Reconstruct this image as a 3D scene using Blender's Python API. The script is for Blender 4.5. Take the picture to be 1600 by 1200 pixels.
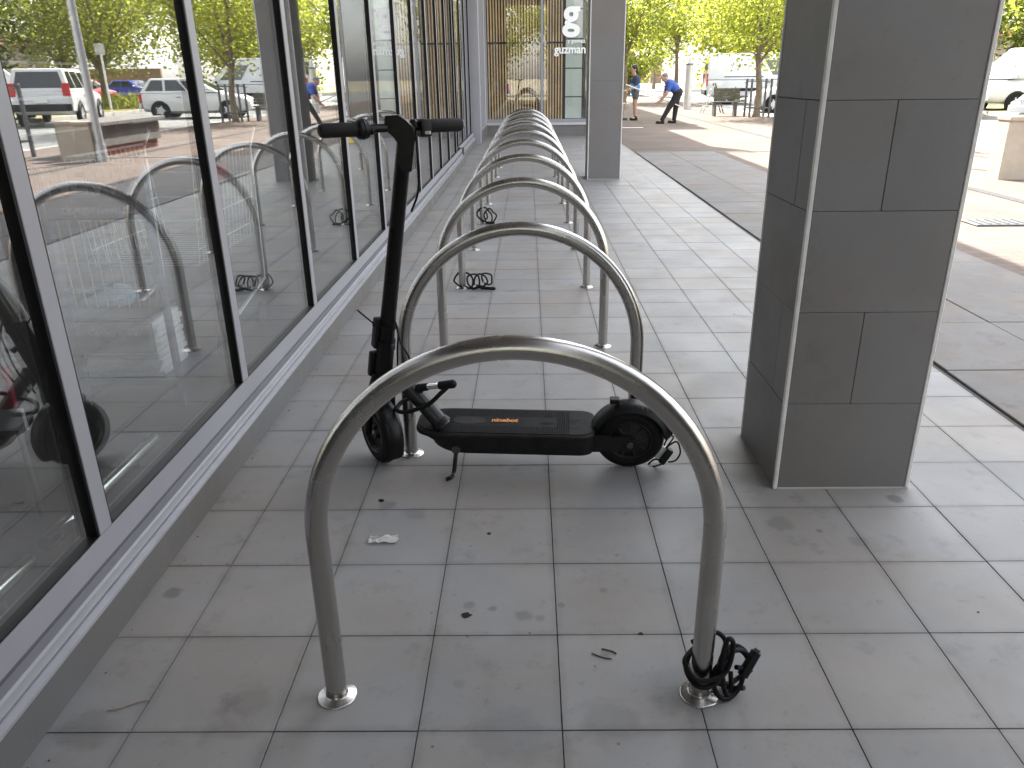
import bpy, bmesh, math, random
import numpy as np
from mathutils import Vector, Matrix, Quaternion
R = math.radians
random.seed(7)
for o in list(bpy.data.objects):
    bpy.data.objects.remove(o)
sc = bpy.context.scene
COL = sc.collection

# ------------------------------------------------------------------ camera
H_CAM = 1.257
PITCH, YAW, ROLL = 0.386816, 0.007523, -0.010081
cd = bpy.data.cameras.new('camera')
cam = bpy.data.objects.new('camera', cd)
COL.objects.link(cam)
cd.sensor_width = 36.0
cd.lens = 1224.1 / 1600 * 36
cd.shift_x = -19.86 / 1600
cd.shift_y = 18.1 / 1600
cd.clip_start = 0.05
cd.clip_end = 2000
Fw = Vector((-math.sin(YAW) * math.cos(PITCH), math.cos(YAW) * math.cos(PITCH), -math.sin(PITCH)))
Rt = Vector((math.cos(YAW), math.sin(YAW), 0))
Up = Rt.cross(Fw)
R2 = Rt * math.cos(ROLL) + Up * math.sin(ROLL)
U2 = Up * math.cos(ROLL) - Rt * math.sin(ROLL)
m3 = Matrix((R2, U2, -Fw)).transposed()
cam.matrix_world = Matrix.Translation((0, 0, H_CAM)) @ m3.to_4x4()
sc.camera = cam

# ------------------------------------------------------------------ sky, sun, exposure
SUN = Vector((-0.30, 0.62, 0.72)).normalized()
w = bpy.data.worlds.new("World")
sc.world = w
w.use_nodes = True
wn = w.node_tree
bg = wn.nodes['Background']
sky = wn.nodes.new('ShaderNodeTexSky')
sky.sky_type = 'NISHITA'
sky.sun_disc = False
sky.sun_elevation = math.asin(SUN.z)
sky.sun_rotation = math.atan2(SUN.x, SUN.y)
sky.air_density = 1.2
sky.dust_density = 2.5
hs = wn.nodes.new('ShaderNodeHueSaturation')
hs.inputs['Saturation'].default_value = 0.26      # thin white cloud over the blue
wn.links.new(sky.outputs[0], hs.inputs['Color'])
wn.links.new(hs.outputs[0], bg.inputs[0])
bg.inputs[1].default_value = 0.15
sl = bpy.data.lights.new('sun', 'SUN')
sl.energy = 3.6
sl.angle = R(0.5)
sl.color = (1.0, 0.95, 0.87)
so = bpy.data.objects.new('sun', sl)
COL.objects.link(so)
so.rotation_euler = SUN.to_track_quat('Z', 'Y').to_euler()
so.location = (-20, 40, 50)
sc.view_settings.view_transform = 'Standard'
sc.view_settings.look = 'None'
sc.view_settings.gamma = 1
sc.view_settings.use_curve_mapping = False
sc.view_settings.exposure = 2.62

# ------------------------------------------------------------------ materials
def srgb(*c):
    return tuple(((v / 12.92) if v <= 0.04045 else ((v + 0.055) / 1.055) ** 2.4) for v in c)

class NT:
    def __init__(s, name):
        s.m = bpy.data.materials.new(name)
        s.m.use_nodes = True
        s.t = s.m.node_tree
        s.b = s.t.nodes['Principled BSDF']
        s.out = s.t.nodes['Material Output']
    def n(s, typ, **kw):
        nd = s.t.nodes.new(typ)
        for k, v in kw.items():
            if k.startswith('i_'):
                key = k[2:]
                key = int(key) if key.isdigit() else key.replace('_', ' ')
                nd.inputs[key].default_value = v
            else:
                setattr(nd, k, v)
        return nd
    def l(s, a, b):
        s.t.links.new(a, b)

def mat(name, col, rough=0.5, metal=0.0, var=0.12, scale=6.0, bump=0.0, bscale=80.0, spec=0.5, coat=0.0, objrand=0.0, detail=6, world=True, rvar=0.0):
    t = NT(name)
    pos = t.n('ShaderNodeNewGeometry').outputs['Position'] if world else t.n('ShaderNodeTexCoord').outputs['Object']
    nz = t.n('ShaderNodeTexNoise', i_Scale=scale, i_Detail=detail, i_Roughness=0.6)
    t.l(pos, nz.inputs['Vector'])
    mr = t.n('ShaderNodeMapRange')
    mr.inputs[1].default_value = 0.25; mr.inputs[2].default_value = 0.75
    mr.inputs[3].default_value = 1 - var; mr.inputs[4].default_value = 1 + var
    t.l(nz.outputs['Fac'], mr.inputs[0])
    val = mr.outputs[0]
    if objrand:
        oi = t.n('ShaderNodeObjectInfo')
        m2 = t.n('ShaderNodeMapRange')
        m2.inputs[3].default_value = 1 - objrand; m2.inputs[4].default_value = 1 + objrand
        t.l(oi.outputs['Random'], m2.inputs[0])
        mm = t.n('ShaderNodeMath', operation='MULTIPLY')
        t.l(val, mm.inputs[0]); t.l(m2.outputs[0], mm.inputs[1])
        val = mm.outputs[0]
    vm = t.n('ShaderNodeVectorMath', operation='SCALE')
    vm.inputs[0].default_value = col
    t.l(val, vm.inputs['Scale'])
    t.l(vm.outputs[0], t.b.inputs['Base Color'])
    t.b.inputs['Roughness'].default_value = rough
    t.b.inputs['Metallic'].default_value = metal
    t.b.inputs['Specular IOR Level'].default_value = spec
    if coat:
        t.b.inputs['Coat Weight'].default_value = coat
        t.b.inputs['Coat Roughness'].default_value = 0.06
    if rvar:
        m4 = t.n('ShaderNodeMapRange')
        m4.inputs[1].default_value = 0.3; m4.inputs[2].default_value = 0.7
        m4.inputs[3].default_value = max(0.02, rough - rvar); m4.inputs[4].default_value = min(1, rough + rvar)
        nz3 = t.n('ShaderNodeTexNoise', i_Scale=scale * 2.3, i_Detail=4.0)
        t.l(pos, nz3.inputs['Vector'])
        t.l(nz3.outputs['Fac'], m4.inputs[0])
        t.l(m4.outputs[0], t.b.inputs['Roughness'])
    if bump:
        nb = t.n('ShaderNodeTexNoise', i_Scale=bscale, i_Detail=3.0)
        t.l(pos, nb.inputs['Vector'])
        bp = t.n('ShaderNodeBump', i_Strength=bump, i_Distance=0.004)
        t.l(nb.outputs['Fac'], bp.inputs['Height'])
        t.l(bp.outputs[0], t.b.inputs['Normal'])
    return t.m

def tile_mat(name, col, stain=(0.55), rough=0.42, objrand=0.06, stain_amt=1.0, spots=True, spec=0.5, edge=False, stains=()):
    """porcelain paver: fine grain, cloudy soiling, small dark spots, all in world space"""
    t = NT(name)
    pos = t.n('ShaderNodeNewGeometry').outputs['Position']
    def noise(scale, detail=5.0, rg=0.6):
        z = t.n('ShaderNodeTexNoise', i_Scale=scale, i_Detail=detail, i_Roughness=rg)
        t.l(pos, z.inputs['Vector'])
        return z.outputs['Fac']
    def rng(src, a, b, c, d):
        q = t.n('ShaderNodeMapRange')
        for i, v in enumerate((a, b, c, d)):
            q.inputs[i + 1].default_value = v
        t.l(src, q.inputs[0])
        return q.outputs[0]
    def mul(a, b):
        q = t.n('ShaderNodeMath', operation='MULTIPLY')
        t.l(a, q.inputs[0]); t.l(b, q.inputs[1])
        return q.outputs[0]
    v = rng(noise(2.2), 0.3, 0.7, 1 - 0.10 * stain_amt, 1.06)
    v = mul(v, rng(noise(900.0, 2.0), 0.3, 0.7, 0.90, 1.10))
    v = mul(v, rng(noise(6.5, 8.0, 0.72), 0.56, 0.74, 1.0, 1 - 0.22 * stain_amt))
    v = mul(v, rng(noise(23.0, 6.0, 0.75), 0.60, 0.72, 1.0, 1 - 0.22 * stain_amt))
    if edge:
        ge = t.n('ShaderNodeTexCoord').outputs['Generated']
        sx = t.n('ShaderNodeSeparateXYZ'); t.l(ge, sx.inputs[0])
        nzv = noise(7.0, 6.0, .7)
        for ax_ in ('X', 'Y'):
            a1 = t.n('ShaderNodeMath', operation='SUBTRACT'); t.l(sx.outputs[ax_], a1.inputs[0]); a1.inputs[1].default_value = .5
            a2 = t.n('ShaderNodeMath', operation='ABSOLUTE'); t.l(a1.outputs[0], a2.inputs[0])
            a3 = t.n('ShaderNodeMath', operation='MULTIPLY_ADD'); t.l(nzv, a3.inputs[0]); a3.inputs[1].default_value = .16; t.l(a2.outputs[0], a3.inputs[2])
            v = mul(v, rng(a3.outputs[0], .52, .60, 1.0, .80))
    for (px_, py_, r_, k_) in stains:
        dn_ = t.n('ShaderNodeTexNoise', i_Scale=26.0, i_Detail=4.0); t.l(pos, dn_.inputs['Vector'])
        mm_ = t.n('ShaderNodeVectorMath', operation='MULTIPLY_ADD'); t.l(dn_.outputs['Color'], mm_.inputs[0]); mm_.inputs[1].default_value = (r_ * 1.2,) * 3; t.l(pos, mm_.inputs[2])
        dd_ = t.n('ShaderNodeVectorMath', operation='DISTANCE'); t.l(mm_.outputs[0], dd_.inputs[0]); dd_.inputs[1].default_value = (px_ + r_ * .6, py_ + r_ * .6, r_ * .6)
        v = mul(v, rng(dd_.outputs['Value'], r_ * .55, r_ * 1.0, k_, 1.0))
    if spots:
        vo = t.n('ShaderNodeTexVoronoi', i_Scale=3.1)
        t.l(pos, vo.inputs['Vector'])
        v = mul(v, rng(vo.outputs['Distance'], 0.028, 0.042, 0.62, 1.0))
        vo2 = t.n('ShaderNodeTexVoronoi', i_Scale=7.7)
        t.l(pos, vo2.inputs['Vector'])
        v = mul(v, rng(vo2.outputs['Distance'], 0.018, 0.034, 0.45, 1.0))
    oi = t.n('ShaderNodeObjectInfo')
    v = mul(v, rng(oi.outputs['Random'], 0, 1, 1 - objrand, 1 + objrand))
    # a little warm soil in the clouds
    mx = t.n('ShaderNodeMix', data_type='RGBA')
    mx.inputs['A'].default_value = (*col, 1)
    mx.inputs['B'].default_value = (col[0] * 1.0, col[1] * 0.93, col[2] * 0.86, 1)
    t.l(rng(noise(1.7, 3.0), 0.42, 0.62, 0, 1), mx.inputs['Factor'])
    vm = t.n('ShaderNodeVectorMath', operation='SCALE')
    t.l(mx.outputs['Result'], vm.inputs[0]); t.l(v, vm.inputs['Scale'])
    t.l(vm.outputs[0], t.b.inputs['Base Color'])
    t.l(rng(noise(4.0), 0.3, 0.7, rough - 0.07, rough + 0.10), t.b.inputs['Roughness'])
    t.b.inputs['Specular IOR Level'].default_value = spec
    bp = t.n('ShaderNodeBump', i_Strength=0.12, i_Distance=0.002)
    t.l(noise(260.0, 3.0), bp.inputs['Height'])
    t.l(bp.outputs[0], t.b.inputs['Normal'])
    return t.m

def glass_mat(name, f0=0.25, tint=(0.93, 0.95, 0.95)):
    t = NT(name)
    t.t.nodes.remove(t.b)
    g = t.n('ShaderNodeNewGeometry')
    dt = t.n('ShaderNodeVectorMath', operation='DOT_PRODUCT')
    t.l(g.outputs['Incoming'], dt.inputs[0]); t.l(g.outputs['Normal'], dt.inputs[1])
    ab = t.n('ShaderNodeMath', operation='ABSOLUTE'); t.l(dt.outputs['Value'], ab.inputs[0])
    om = t.n('ShaderNodeMath', operation='SUBTRACT'); om.inputs[0].default_value = 1.0; t.l(ab.outputs[0], om.inputs[1])
    pw = t.n('ShaderNodeMath', operation='POWER'); pw.inputs[1].default_value = 5.0; t.l(om.outputs[0], pw.inputs[0])
    ma = t.n('ShaderNodeMath', operation='MULTIPLY_ADD'); ma.inputs[1].default_value = 1 - f0; ma.inputs[2].default_value = f0
    t.l(pw.outputs[0], ma.inputs[0])
    tr = t.n('ShaderNodeBsdfTransparent'); tr.inputs[0].default_value = (*tint, 1)
    gl = t.n('ShaderNodeBsdfGlossy'); gl.inputs['Color'].default_value = (1, 1, 1, 1); gl.inputs['Roughness'].default_value = 0.0
    mx = t.n('ShaderNodeMixShader')
    t.l(ma.outputs[0], mx.inputs[0]); t.l(tr.outputs[0], mx.inputs[1]); t.l(gl.outputs[0], mx.inputs[2])
    # thin film of dust and wipe marks on the pane
    sc_ = t.n('ShaderNodeMapping'); sc_.inputs['Scale'].default_value = (1, 1.0, .35); t.l(g.outputs['Position'], sc_.inputs[0])
    dn = t.n('ShaderNodeTexNoise', i_Scale=5.0, i_Detail=8.0, i_Roughness=.7); t.l(sc_.outputs[0], dn.inputs['Vector'])
    dm = t.n('ShaderNodeMapRange'); dm.inputs[1].default_value = .40; dm.inputs[2].default_value = .72; dm.inputs[3].default_value = .004; dm.inputs[4].default_value = .020
    t.l(dn.outputs['Fac'], dm.inputs[0])
    df = t.n('ShaderNodeBsdfDiffuse'); df.inputs[0].default_value = (.6, .58, .55, 1)
    m2 = t.n('ShaderNodeMixShader'); t.l(dm.outputs[0], m2.inputs[0]); t.l(mx.outputs[0], m2.inputs[1]); t.l(df.outputs[0], m2.inputs[2])
    t.l(m2.outputs[0], t.out.inputs['Surface'])
    return t.m

def leaf_mat(name, c1, c2, trans=0.62, tk=2.3):
    t = NT(name)
    t.t.nodes.remove(t.b)
    pos = t.n('ShaderNodeNewGeometry').outputs['Position']
    nz = t.n('ShaderNodeTexNoise', i_Scale=1.3, i_Detail=4.0); t.l(pos, nz.inputs['Vector'])
    rm = t.n('ShaderNodeMapRange'); rm.inputs[1].default_value = 0.35; rm.inputs[2].default_value = 0.65
    t.l(nz.outputs['Fac'], rm.inputs[0])
    mx = t.n('ShaderNodeMix', data_type='RGBA')
    mx.inputs['A'].default_value = (*c1, 1); mx.inputs['B'].default_value = (*c2, 1)
    t.l(rm.outputs[0], mx.inputs['Factor'])
    d = t.n('ShaderNodeBsdfPrincipled'); d.inputs['Roughness'].default_value = 0.55
    t.l(mx.outputs['Result'], d.inputs['Base Color'])
    tl = t.n('ShaderNodeBsdfTranslucent'); tv = t.n('ShaderNodeVectorMath', operation='MULTIPLY'); tv.inputs[1].default_value = (tk * 1.08, tk, tk * .8)
    t.l(mx.outputs['Result'], tv.inputs[0]); t.l(tv.outputs[0], tl.inputs[0])
    ms = t.n('ShaderNodeMixShader'); ms.inputs[0].default_value = trans
    t.l(d.outputs[0], ms.inputs[1]); t.l(tl.outputs[0], ms.inputs[2])
    t.l(ms.outputs[0], t.out.inputs['Surface'])
    return t.m

M = {}
M['tile'] = tile_mat('porcelain_tile', (0.250, 0.245, 0.243), rough=0.58, spec=0.30, edge=True, stains=[(-.02, 1.62, .030, .74), (.02, 1.605, .018, .78), (-.16, 1.66, .020, .75), (-.10, 1.645, .014, .7), (.075, 1.66, .014, .72), (-.165, 1.38, .018, .85), (.19, 1.72, .012, .75), (.17, 1.47, .014, .7), (-.46, 2.17, .035, .72), (-.36, 2.12, .045, .82), (-.95, 1.72, .030, .65), (-.93, 1.25, .07, .8), (-.05, 1.23, .10, .85), (.16, 1.27, .08, .82), (.75, 2.05, .05, .8), (.95, 1.95, .035, .8), (-.62, 1.33, .06, .85), (1.16, 2.19, .03, .6), (.33, 1.36, .10, .85)], stain_amt=1.35)
M['grout'] = mat('dark_grout', (0.045, 0.043, 0.041), 0.9, var=0.4, scale=30)
M['slab'] = tile_mat('concrete_slab', (0.182, 0.174, 0.170), rough=0.75, spec=0.15, objrand=0.05, stain_amt=1.6, spots=False)
M['stone'] = tile_mat('pillar_stone', (0.160, 0.157, 0.157), rough=0.5, objrand=0.09, stain_amt=1.0, spots=False)
M['stone2'] = tile_mat('far_pillar_stone', (0.145, 0.139, 0.138), rough=0.5, objrand=0.03, stain_amt=0.4, spots=False)
M['plinth'] = tile_mat('plinth_stone', (0.125, 0.122, 0.122), rough=0.4, objrand=0.03, stain_amt=0.6, spots=False)
M['core'] = mat('dark_joint_filler', (0.035, 0.033, 0.032), 0.8, var=0.1)
M['trim'] = mat('pale_corner_trim', (0.62, 0.60, 0.57), 0.4, 0.0, var=0.15, scale=25)
M['paver'] = None
M['alu'] = mat('grey_powdercoat', (0.275, 0.270, 0.290), 0.38, 0.0, var=0.05, scale=4, spec=0.5)
M['alu_dark'] = mat('charcoal_powdercoat', (0.10, 0.102, 0.115), 0.4, 0.0, var=0.05)
M['gasket'] = mat('black_gasket', (0.0025, 0.0025, 0.0028), 0.5, spec=0.2)
M['flash'] = mat('mill_aluminium', (0.50, 0.50, 0.53), 0.35, 0.6, var=0.1, scale=15)
M['glass'] = glass_mat('shop_glass')
M['glass_clear'] = glass_mat('restaurant_glass', 0.10, (0.96, 0.97, 0.96))
M['black'] = mat('satin_black_paint', (0.0028, 0.0028, 0.003), 0.36, var=0.25, scale=20, rvar=0.1, spec=0.28)
M['plast'] = mat('black_plastic', (0.0036, 0.0036, 0.0038), 0.45, var=0.3, scale=30, bump=0.15, bscale=400, spec=0.28)
M['rubber'] = mat('black_rubber', (0.0036, 0.0035, 0.0035), 0.6, var=0.3, scale=40, bump=0.2, bscale=300, spec=0.25)
M['grip'] = mat('grey_grip_rubber', (0.0095, 0.0092, 0.009), 0.7, var=0.15, scale=40, bump=0.25, bscale=600, spec=0.3)
M['dusty'] = mat('dusty_black_plastic', (0.0085, 0.0080, 0.0074), 0.55, var=0.85, scale=26, bump=0.2, bscale=120, spec=0.3)
M['orange'] = mat('orange_print', (0.75, 0.30, 0.08), 0.6, var=0.2, scale=200)
M['grey_print'] = mat('worn_grey_mat', (0.026, 0.025, 0.024), 0.7, var=0.45, scale=35, spec=0.3)
M['worn'] = mat('worn_rubber', (0.018, 0.017, 0.016), 0.75, var=0.6, scale=70, spec=0.25)
M['gunmetal'] = mat('worn_gunmetal_paint', (0.035, 0.036, 0.038), 0.35, 0.7, var=0.25, scale=30, rvar=0.1)
M['chrome'] = mat('polished_steel', (0.72, 0.72, 0.72), 0.14, 1.0, var=0.06)
M['white'] = mat('white_paint', (0.74, 0.74, 0.72), 0.4, var=0.05)
M['soffit_dark'] = mat('brown_soffit_board', (0.17, 0.13, 0.11), 0.7, var=0.1)
M['soffit'] = mat('soffit_board', (0.55, 0.54, 0.52), 0.8, var=0.05)
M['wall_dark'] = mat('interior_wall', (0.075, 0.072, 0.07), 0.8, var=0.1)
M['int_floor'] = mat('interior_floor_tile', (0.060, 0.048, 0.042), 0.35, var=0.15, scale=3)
M['timber'] = mat('timber_batten', (0.62, 0.42, 0.22), 0.5, var=0.3, scale=3.0, objrand=0.25)
M['frost'] = mat('pale_green_panel', (0.50, 0.56, 0.52), 0.35, var=0.04)
M['sign_white'] = mat('white_vinyl', (0.88, 0.88, 0.88), 0.5, var=0.02)

# brushed stainless: streaks along the tube
def steel():
    t = NT('brushed_stainless')
    tc = t.n('ShaderNodeTexCoord')
    nz = t.n('ShaderNodeTexNoise', i_Scale=7.0, i_Detail=5.0, i_Roughness=0.55)
    t.l(tc.outputs['Object'], nz.inputs['Vector'])
    nf = t.n('ShaderNodeTexNoise', i_Scale=420.0, i_Detail=2.0)
    t.l(tc.outputs['Object'], nf.inputs['Vector'])
    r = t.n('ShaderNodeMapRange')
    r.inputs[1].default_value = 0.3; r.inputs[2].default_value = 0.7; r.inputs[3].default_value = 0.22; r.inputs[4].default_value = 0.30
    t.l(nz.outputs['Fac'], r.inputs[0]); t.l(r.outputs[0], t.b.inputs['Roughness'])
    c = t.n('ShaderNodeMix', data_type='RGBA')
    c.inputs['A'].default_value = (0.41, 0.393, 0.370, 1); c.inputs['B'].default_value = (0.50, 0.484, 0.46, 1)
    t.l(nz.outputs['Fac'], c.inputs['Factor']); t.l(c.outputs['Result'], t.b.inputs['Base Color'])
    t.b.inputs['Metallic'].default_value = 1.0
    t.b.inputs['Anisotropic'].default_value = 0.35
    return t.m
M['steel'] = steel()

def brick_paver():
    t = NT('terracotta_paver')
    pos = t.n('ShaderNodeNewGeometry').outputs['Position']
    br = t.n('ShaderNodeTexBrick')
    br.inputs['Scale'].default_value = 1.0
    br.inputs['Brick Width'].default_value = 0.23; br.inputs['Row Height'].default_value = 0.115
    br.inputs['Mortar Size'].default_value = 0.004
    br.inputs['Color1'].default_value = (0.150, 0.119, 0.103, 1); br.inputs['Color2'].default_value = (0.170, 0.138, 0.120, 1)
    br.inputs['Mortar'].default_value = (0.11, 0.085, 0.074, 1)
    t.l(pos, br.inputs['Vector'])
    nz = t.n('ShaderNodeTexNoise', i_Scale=0.7, i_Detail=6.0); t.l(pos, nz.inputs['Vector'])
    rm = t.n('ShaderNodeMapRange'); rm.inputs[1].default_value = .3; rm.inputs[2].default_value = .7; rm.inputs[3].default_value = .85; rm.inputs[4].default_value = 1.12
    t.l(nz.outputs['Fac'], rm.inputs[0])
    vm = t.n('ShaderNodeVectorMath', operation='SCALE')
    t.l(br.outputs['Color'], vm.inputs[0]); t.l(rm.outputs[0], vm.inputs['Scale'])
    t.l(vm.outputs[0], t.b.inputs['Base Color'])
    t.b.inputs['Roughness'].default_value = 0.9
    t.b.inputs['Specular IOR Level'].default_value = 0.08
    bp = t.n('ShaderNodeBump', i_Strength=0.4, i_Distance=0.004)
    t.l(br.outputs['Fac'], bp.inputs['Height']); bp.invert = True
    t.l(bp.outputs[0], t.b.inputs['Normal'])
    return t.m
M['paver'] = brick_paver()
M['asphalt'] = mat('worn_asphalt', (0.16, 0.16, 0.155), 0.85, var=0.2, scale=2, bump=0.3, bscale=60)
M['concrete'] = mat('pale_concrete', (0.42, 0.39, 0.34), 0.85, var=0.12, scale=2.5, bump=0.2, bscale=50)
M['cream'] = mat('cream_concrete', (0.38, 0.32, 0.25), 0.8, var=0.12, scale=6, bump=0.2, bscale=60)
M['terra'] = mat('terracotta_render', (0.30, 0.10, 0.06), 0.8, var=0.15)
M['grass'] = mat('dry_grass', (0.27, 0.235, 0.09), 0.95, var=0.4, scale=3, bump=0.6, bscale=30)
M['earth'] = mat('plain_earth', (0.24, 0.21, 0.15), 0.95, var=0.25, scale=0.3)
M['bark'] = mat('grey_bark', (0.20, 0.155, 0.115), 0.9, var=0.45, scale=14, bump=0.8, bscale=40)
M['leaf_lime'] = leaf_mat('lime_leaf', (0.120, 0.160, 0.024), (0.215, 0.232, 0.046))
M['leaf_mid'] = leaf_mat('mid_leaf', (0.088, 0.118, 0.022), (0.175, 0.19, 0.040))
M['leaf_dark'] = leaf_mat('dark_leaf', (0.035, 0.055, 0.012), (0.10, 0.115, 0.018), 0.5)
M['car_white'] = mat('white_car_paint', (0.60, 0.60, 0.61), 0.25, var=0.02, coat=0.6)
M['car_blue'] = mat('blue_car_paint', (0.018, 0.03, 0.33), 0.25, var=0.02, coat=0.7)
M['car_red'] = mat('red_car_paint', (0.35, 0.03, 0.025), 0.25, var=0.02, coat=0.7)
M['car_silver'] = mat('silver_car_paint', (0.42, 0.42, 0.44), 0.28, 0.4, var=0.02, coat=0.6)
M['car_glass'] = mat('car_window_glass', (0.02, 0.024, 0.026), 0.06, var=0.02, spec=0.8)
M['tail'] = mat('red_lamp_lens', (0.45, 0.015, 0.02), 0.15, var=0.05)
M['lamp_lens'] = mat('clear_lamp_lens', (0.6, 0.6, 0.6), 0.1, var=0.02)
M['brownwall'] = mat('brown_brick_wall', (0.26, 0.17, 0.11), 0.85, var=0.2, scale=5)
M['skin'] = mat('skin', (0.46, 0.27, 0.19), 0.5, var=0.06)
M['hair'] = mat('dark_hair', (0.012, 0.009, 0.008), 0.45, var=0.2, scale=60)
M['hair_grey'] = mat('grey_hair', (0.16, 0.14, 0.12), 0.6, var=0.2, scale=60)
M['shirt_blue'] = mat('blue_polo_cloth', (0.05, 0.10, 0.36), 0.85, var=0.08, scale=20)
M['navy'] = mat('navy_cloth', (0.03, 0.04, 0.10), 0.85, var=0.1, scale=20)
M['cyan'] = mat('sky_blue_cloth', (0.05, 0.28, 0.55), 0.8, var=0.25, scale=8)
M['trouser'] = mat('black_trouser_cloth', (0.018, 0.017, 0.018), 0.85, var=0.15, scale=20)
M['short'] = mat('grey_shorts_cloth', (0.10, 0.10, 0.11), 0.85, var=0.15, scale=20)
M['yellow'] = mat('yellow_plastic', (0.70, 0.50, 0.02), 0.4, var=0.08)
M['paper'] = mat('crumpled_white_paper', (0.78, 0.77, 0.74), 0.7, var=0.05)
M['twig'] = mat('dry_twig', (0.26, 0.18, 0.10), 0.8, var=0.3, scale=60)
M['redleaf'] = mat('dry_red_leaf', (0.07, 0.038, 0.030), 0.8, var=0.3, scale=60)
M['navysign'] = mat('navy_sign_board', (0.03, 0.045, 0.13), 0.4, var=0.05)
M['newsprint'] = mat('newsprint', (0.80, 0.80, 0.82), 0.8, var=0.15, scale=50)
M['newsdark'] = mat('dark_news_cover', (0.06, 0.055, 0.06), 0.6, var=0.3, scale=12)
M['newsblue'] = mat('pale_blue_bag', (0.25, 0.46, 0.60), 0.4, var=0.4, scale=16)
M['signred'] = mat('red_sign_board', (0.38, 0.02, 0.04), 0.4, var=0.05)
M['wire'] = mat('bright_wire', (0.85, 0.87, 0.88), 0.3, 0.3, var=0.05)
M['wood_bench'] = mat('bench_slat_wood', (0.12, 0.11, 0.08), 0.7, var=0.3, scale=8)
M['steel_dark'] = mat('dark_galvanised', (0.09, 0.09, 0.09), 0.5, 0.5, var=0.15)
M['galv'] = mat('galvanised_steel', (0.52, 0.52, 0.52), 0.45, 0.5, var=0.1)

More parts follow.
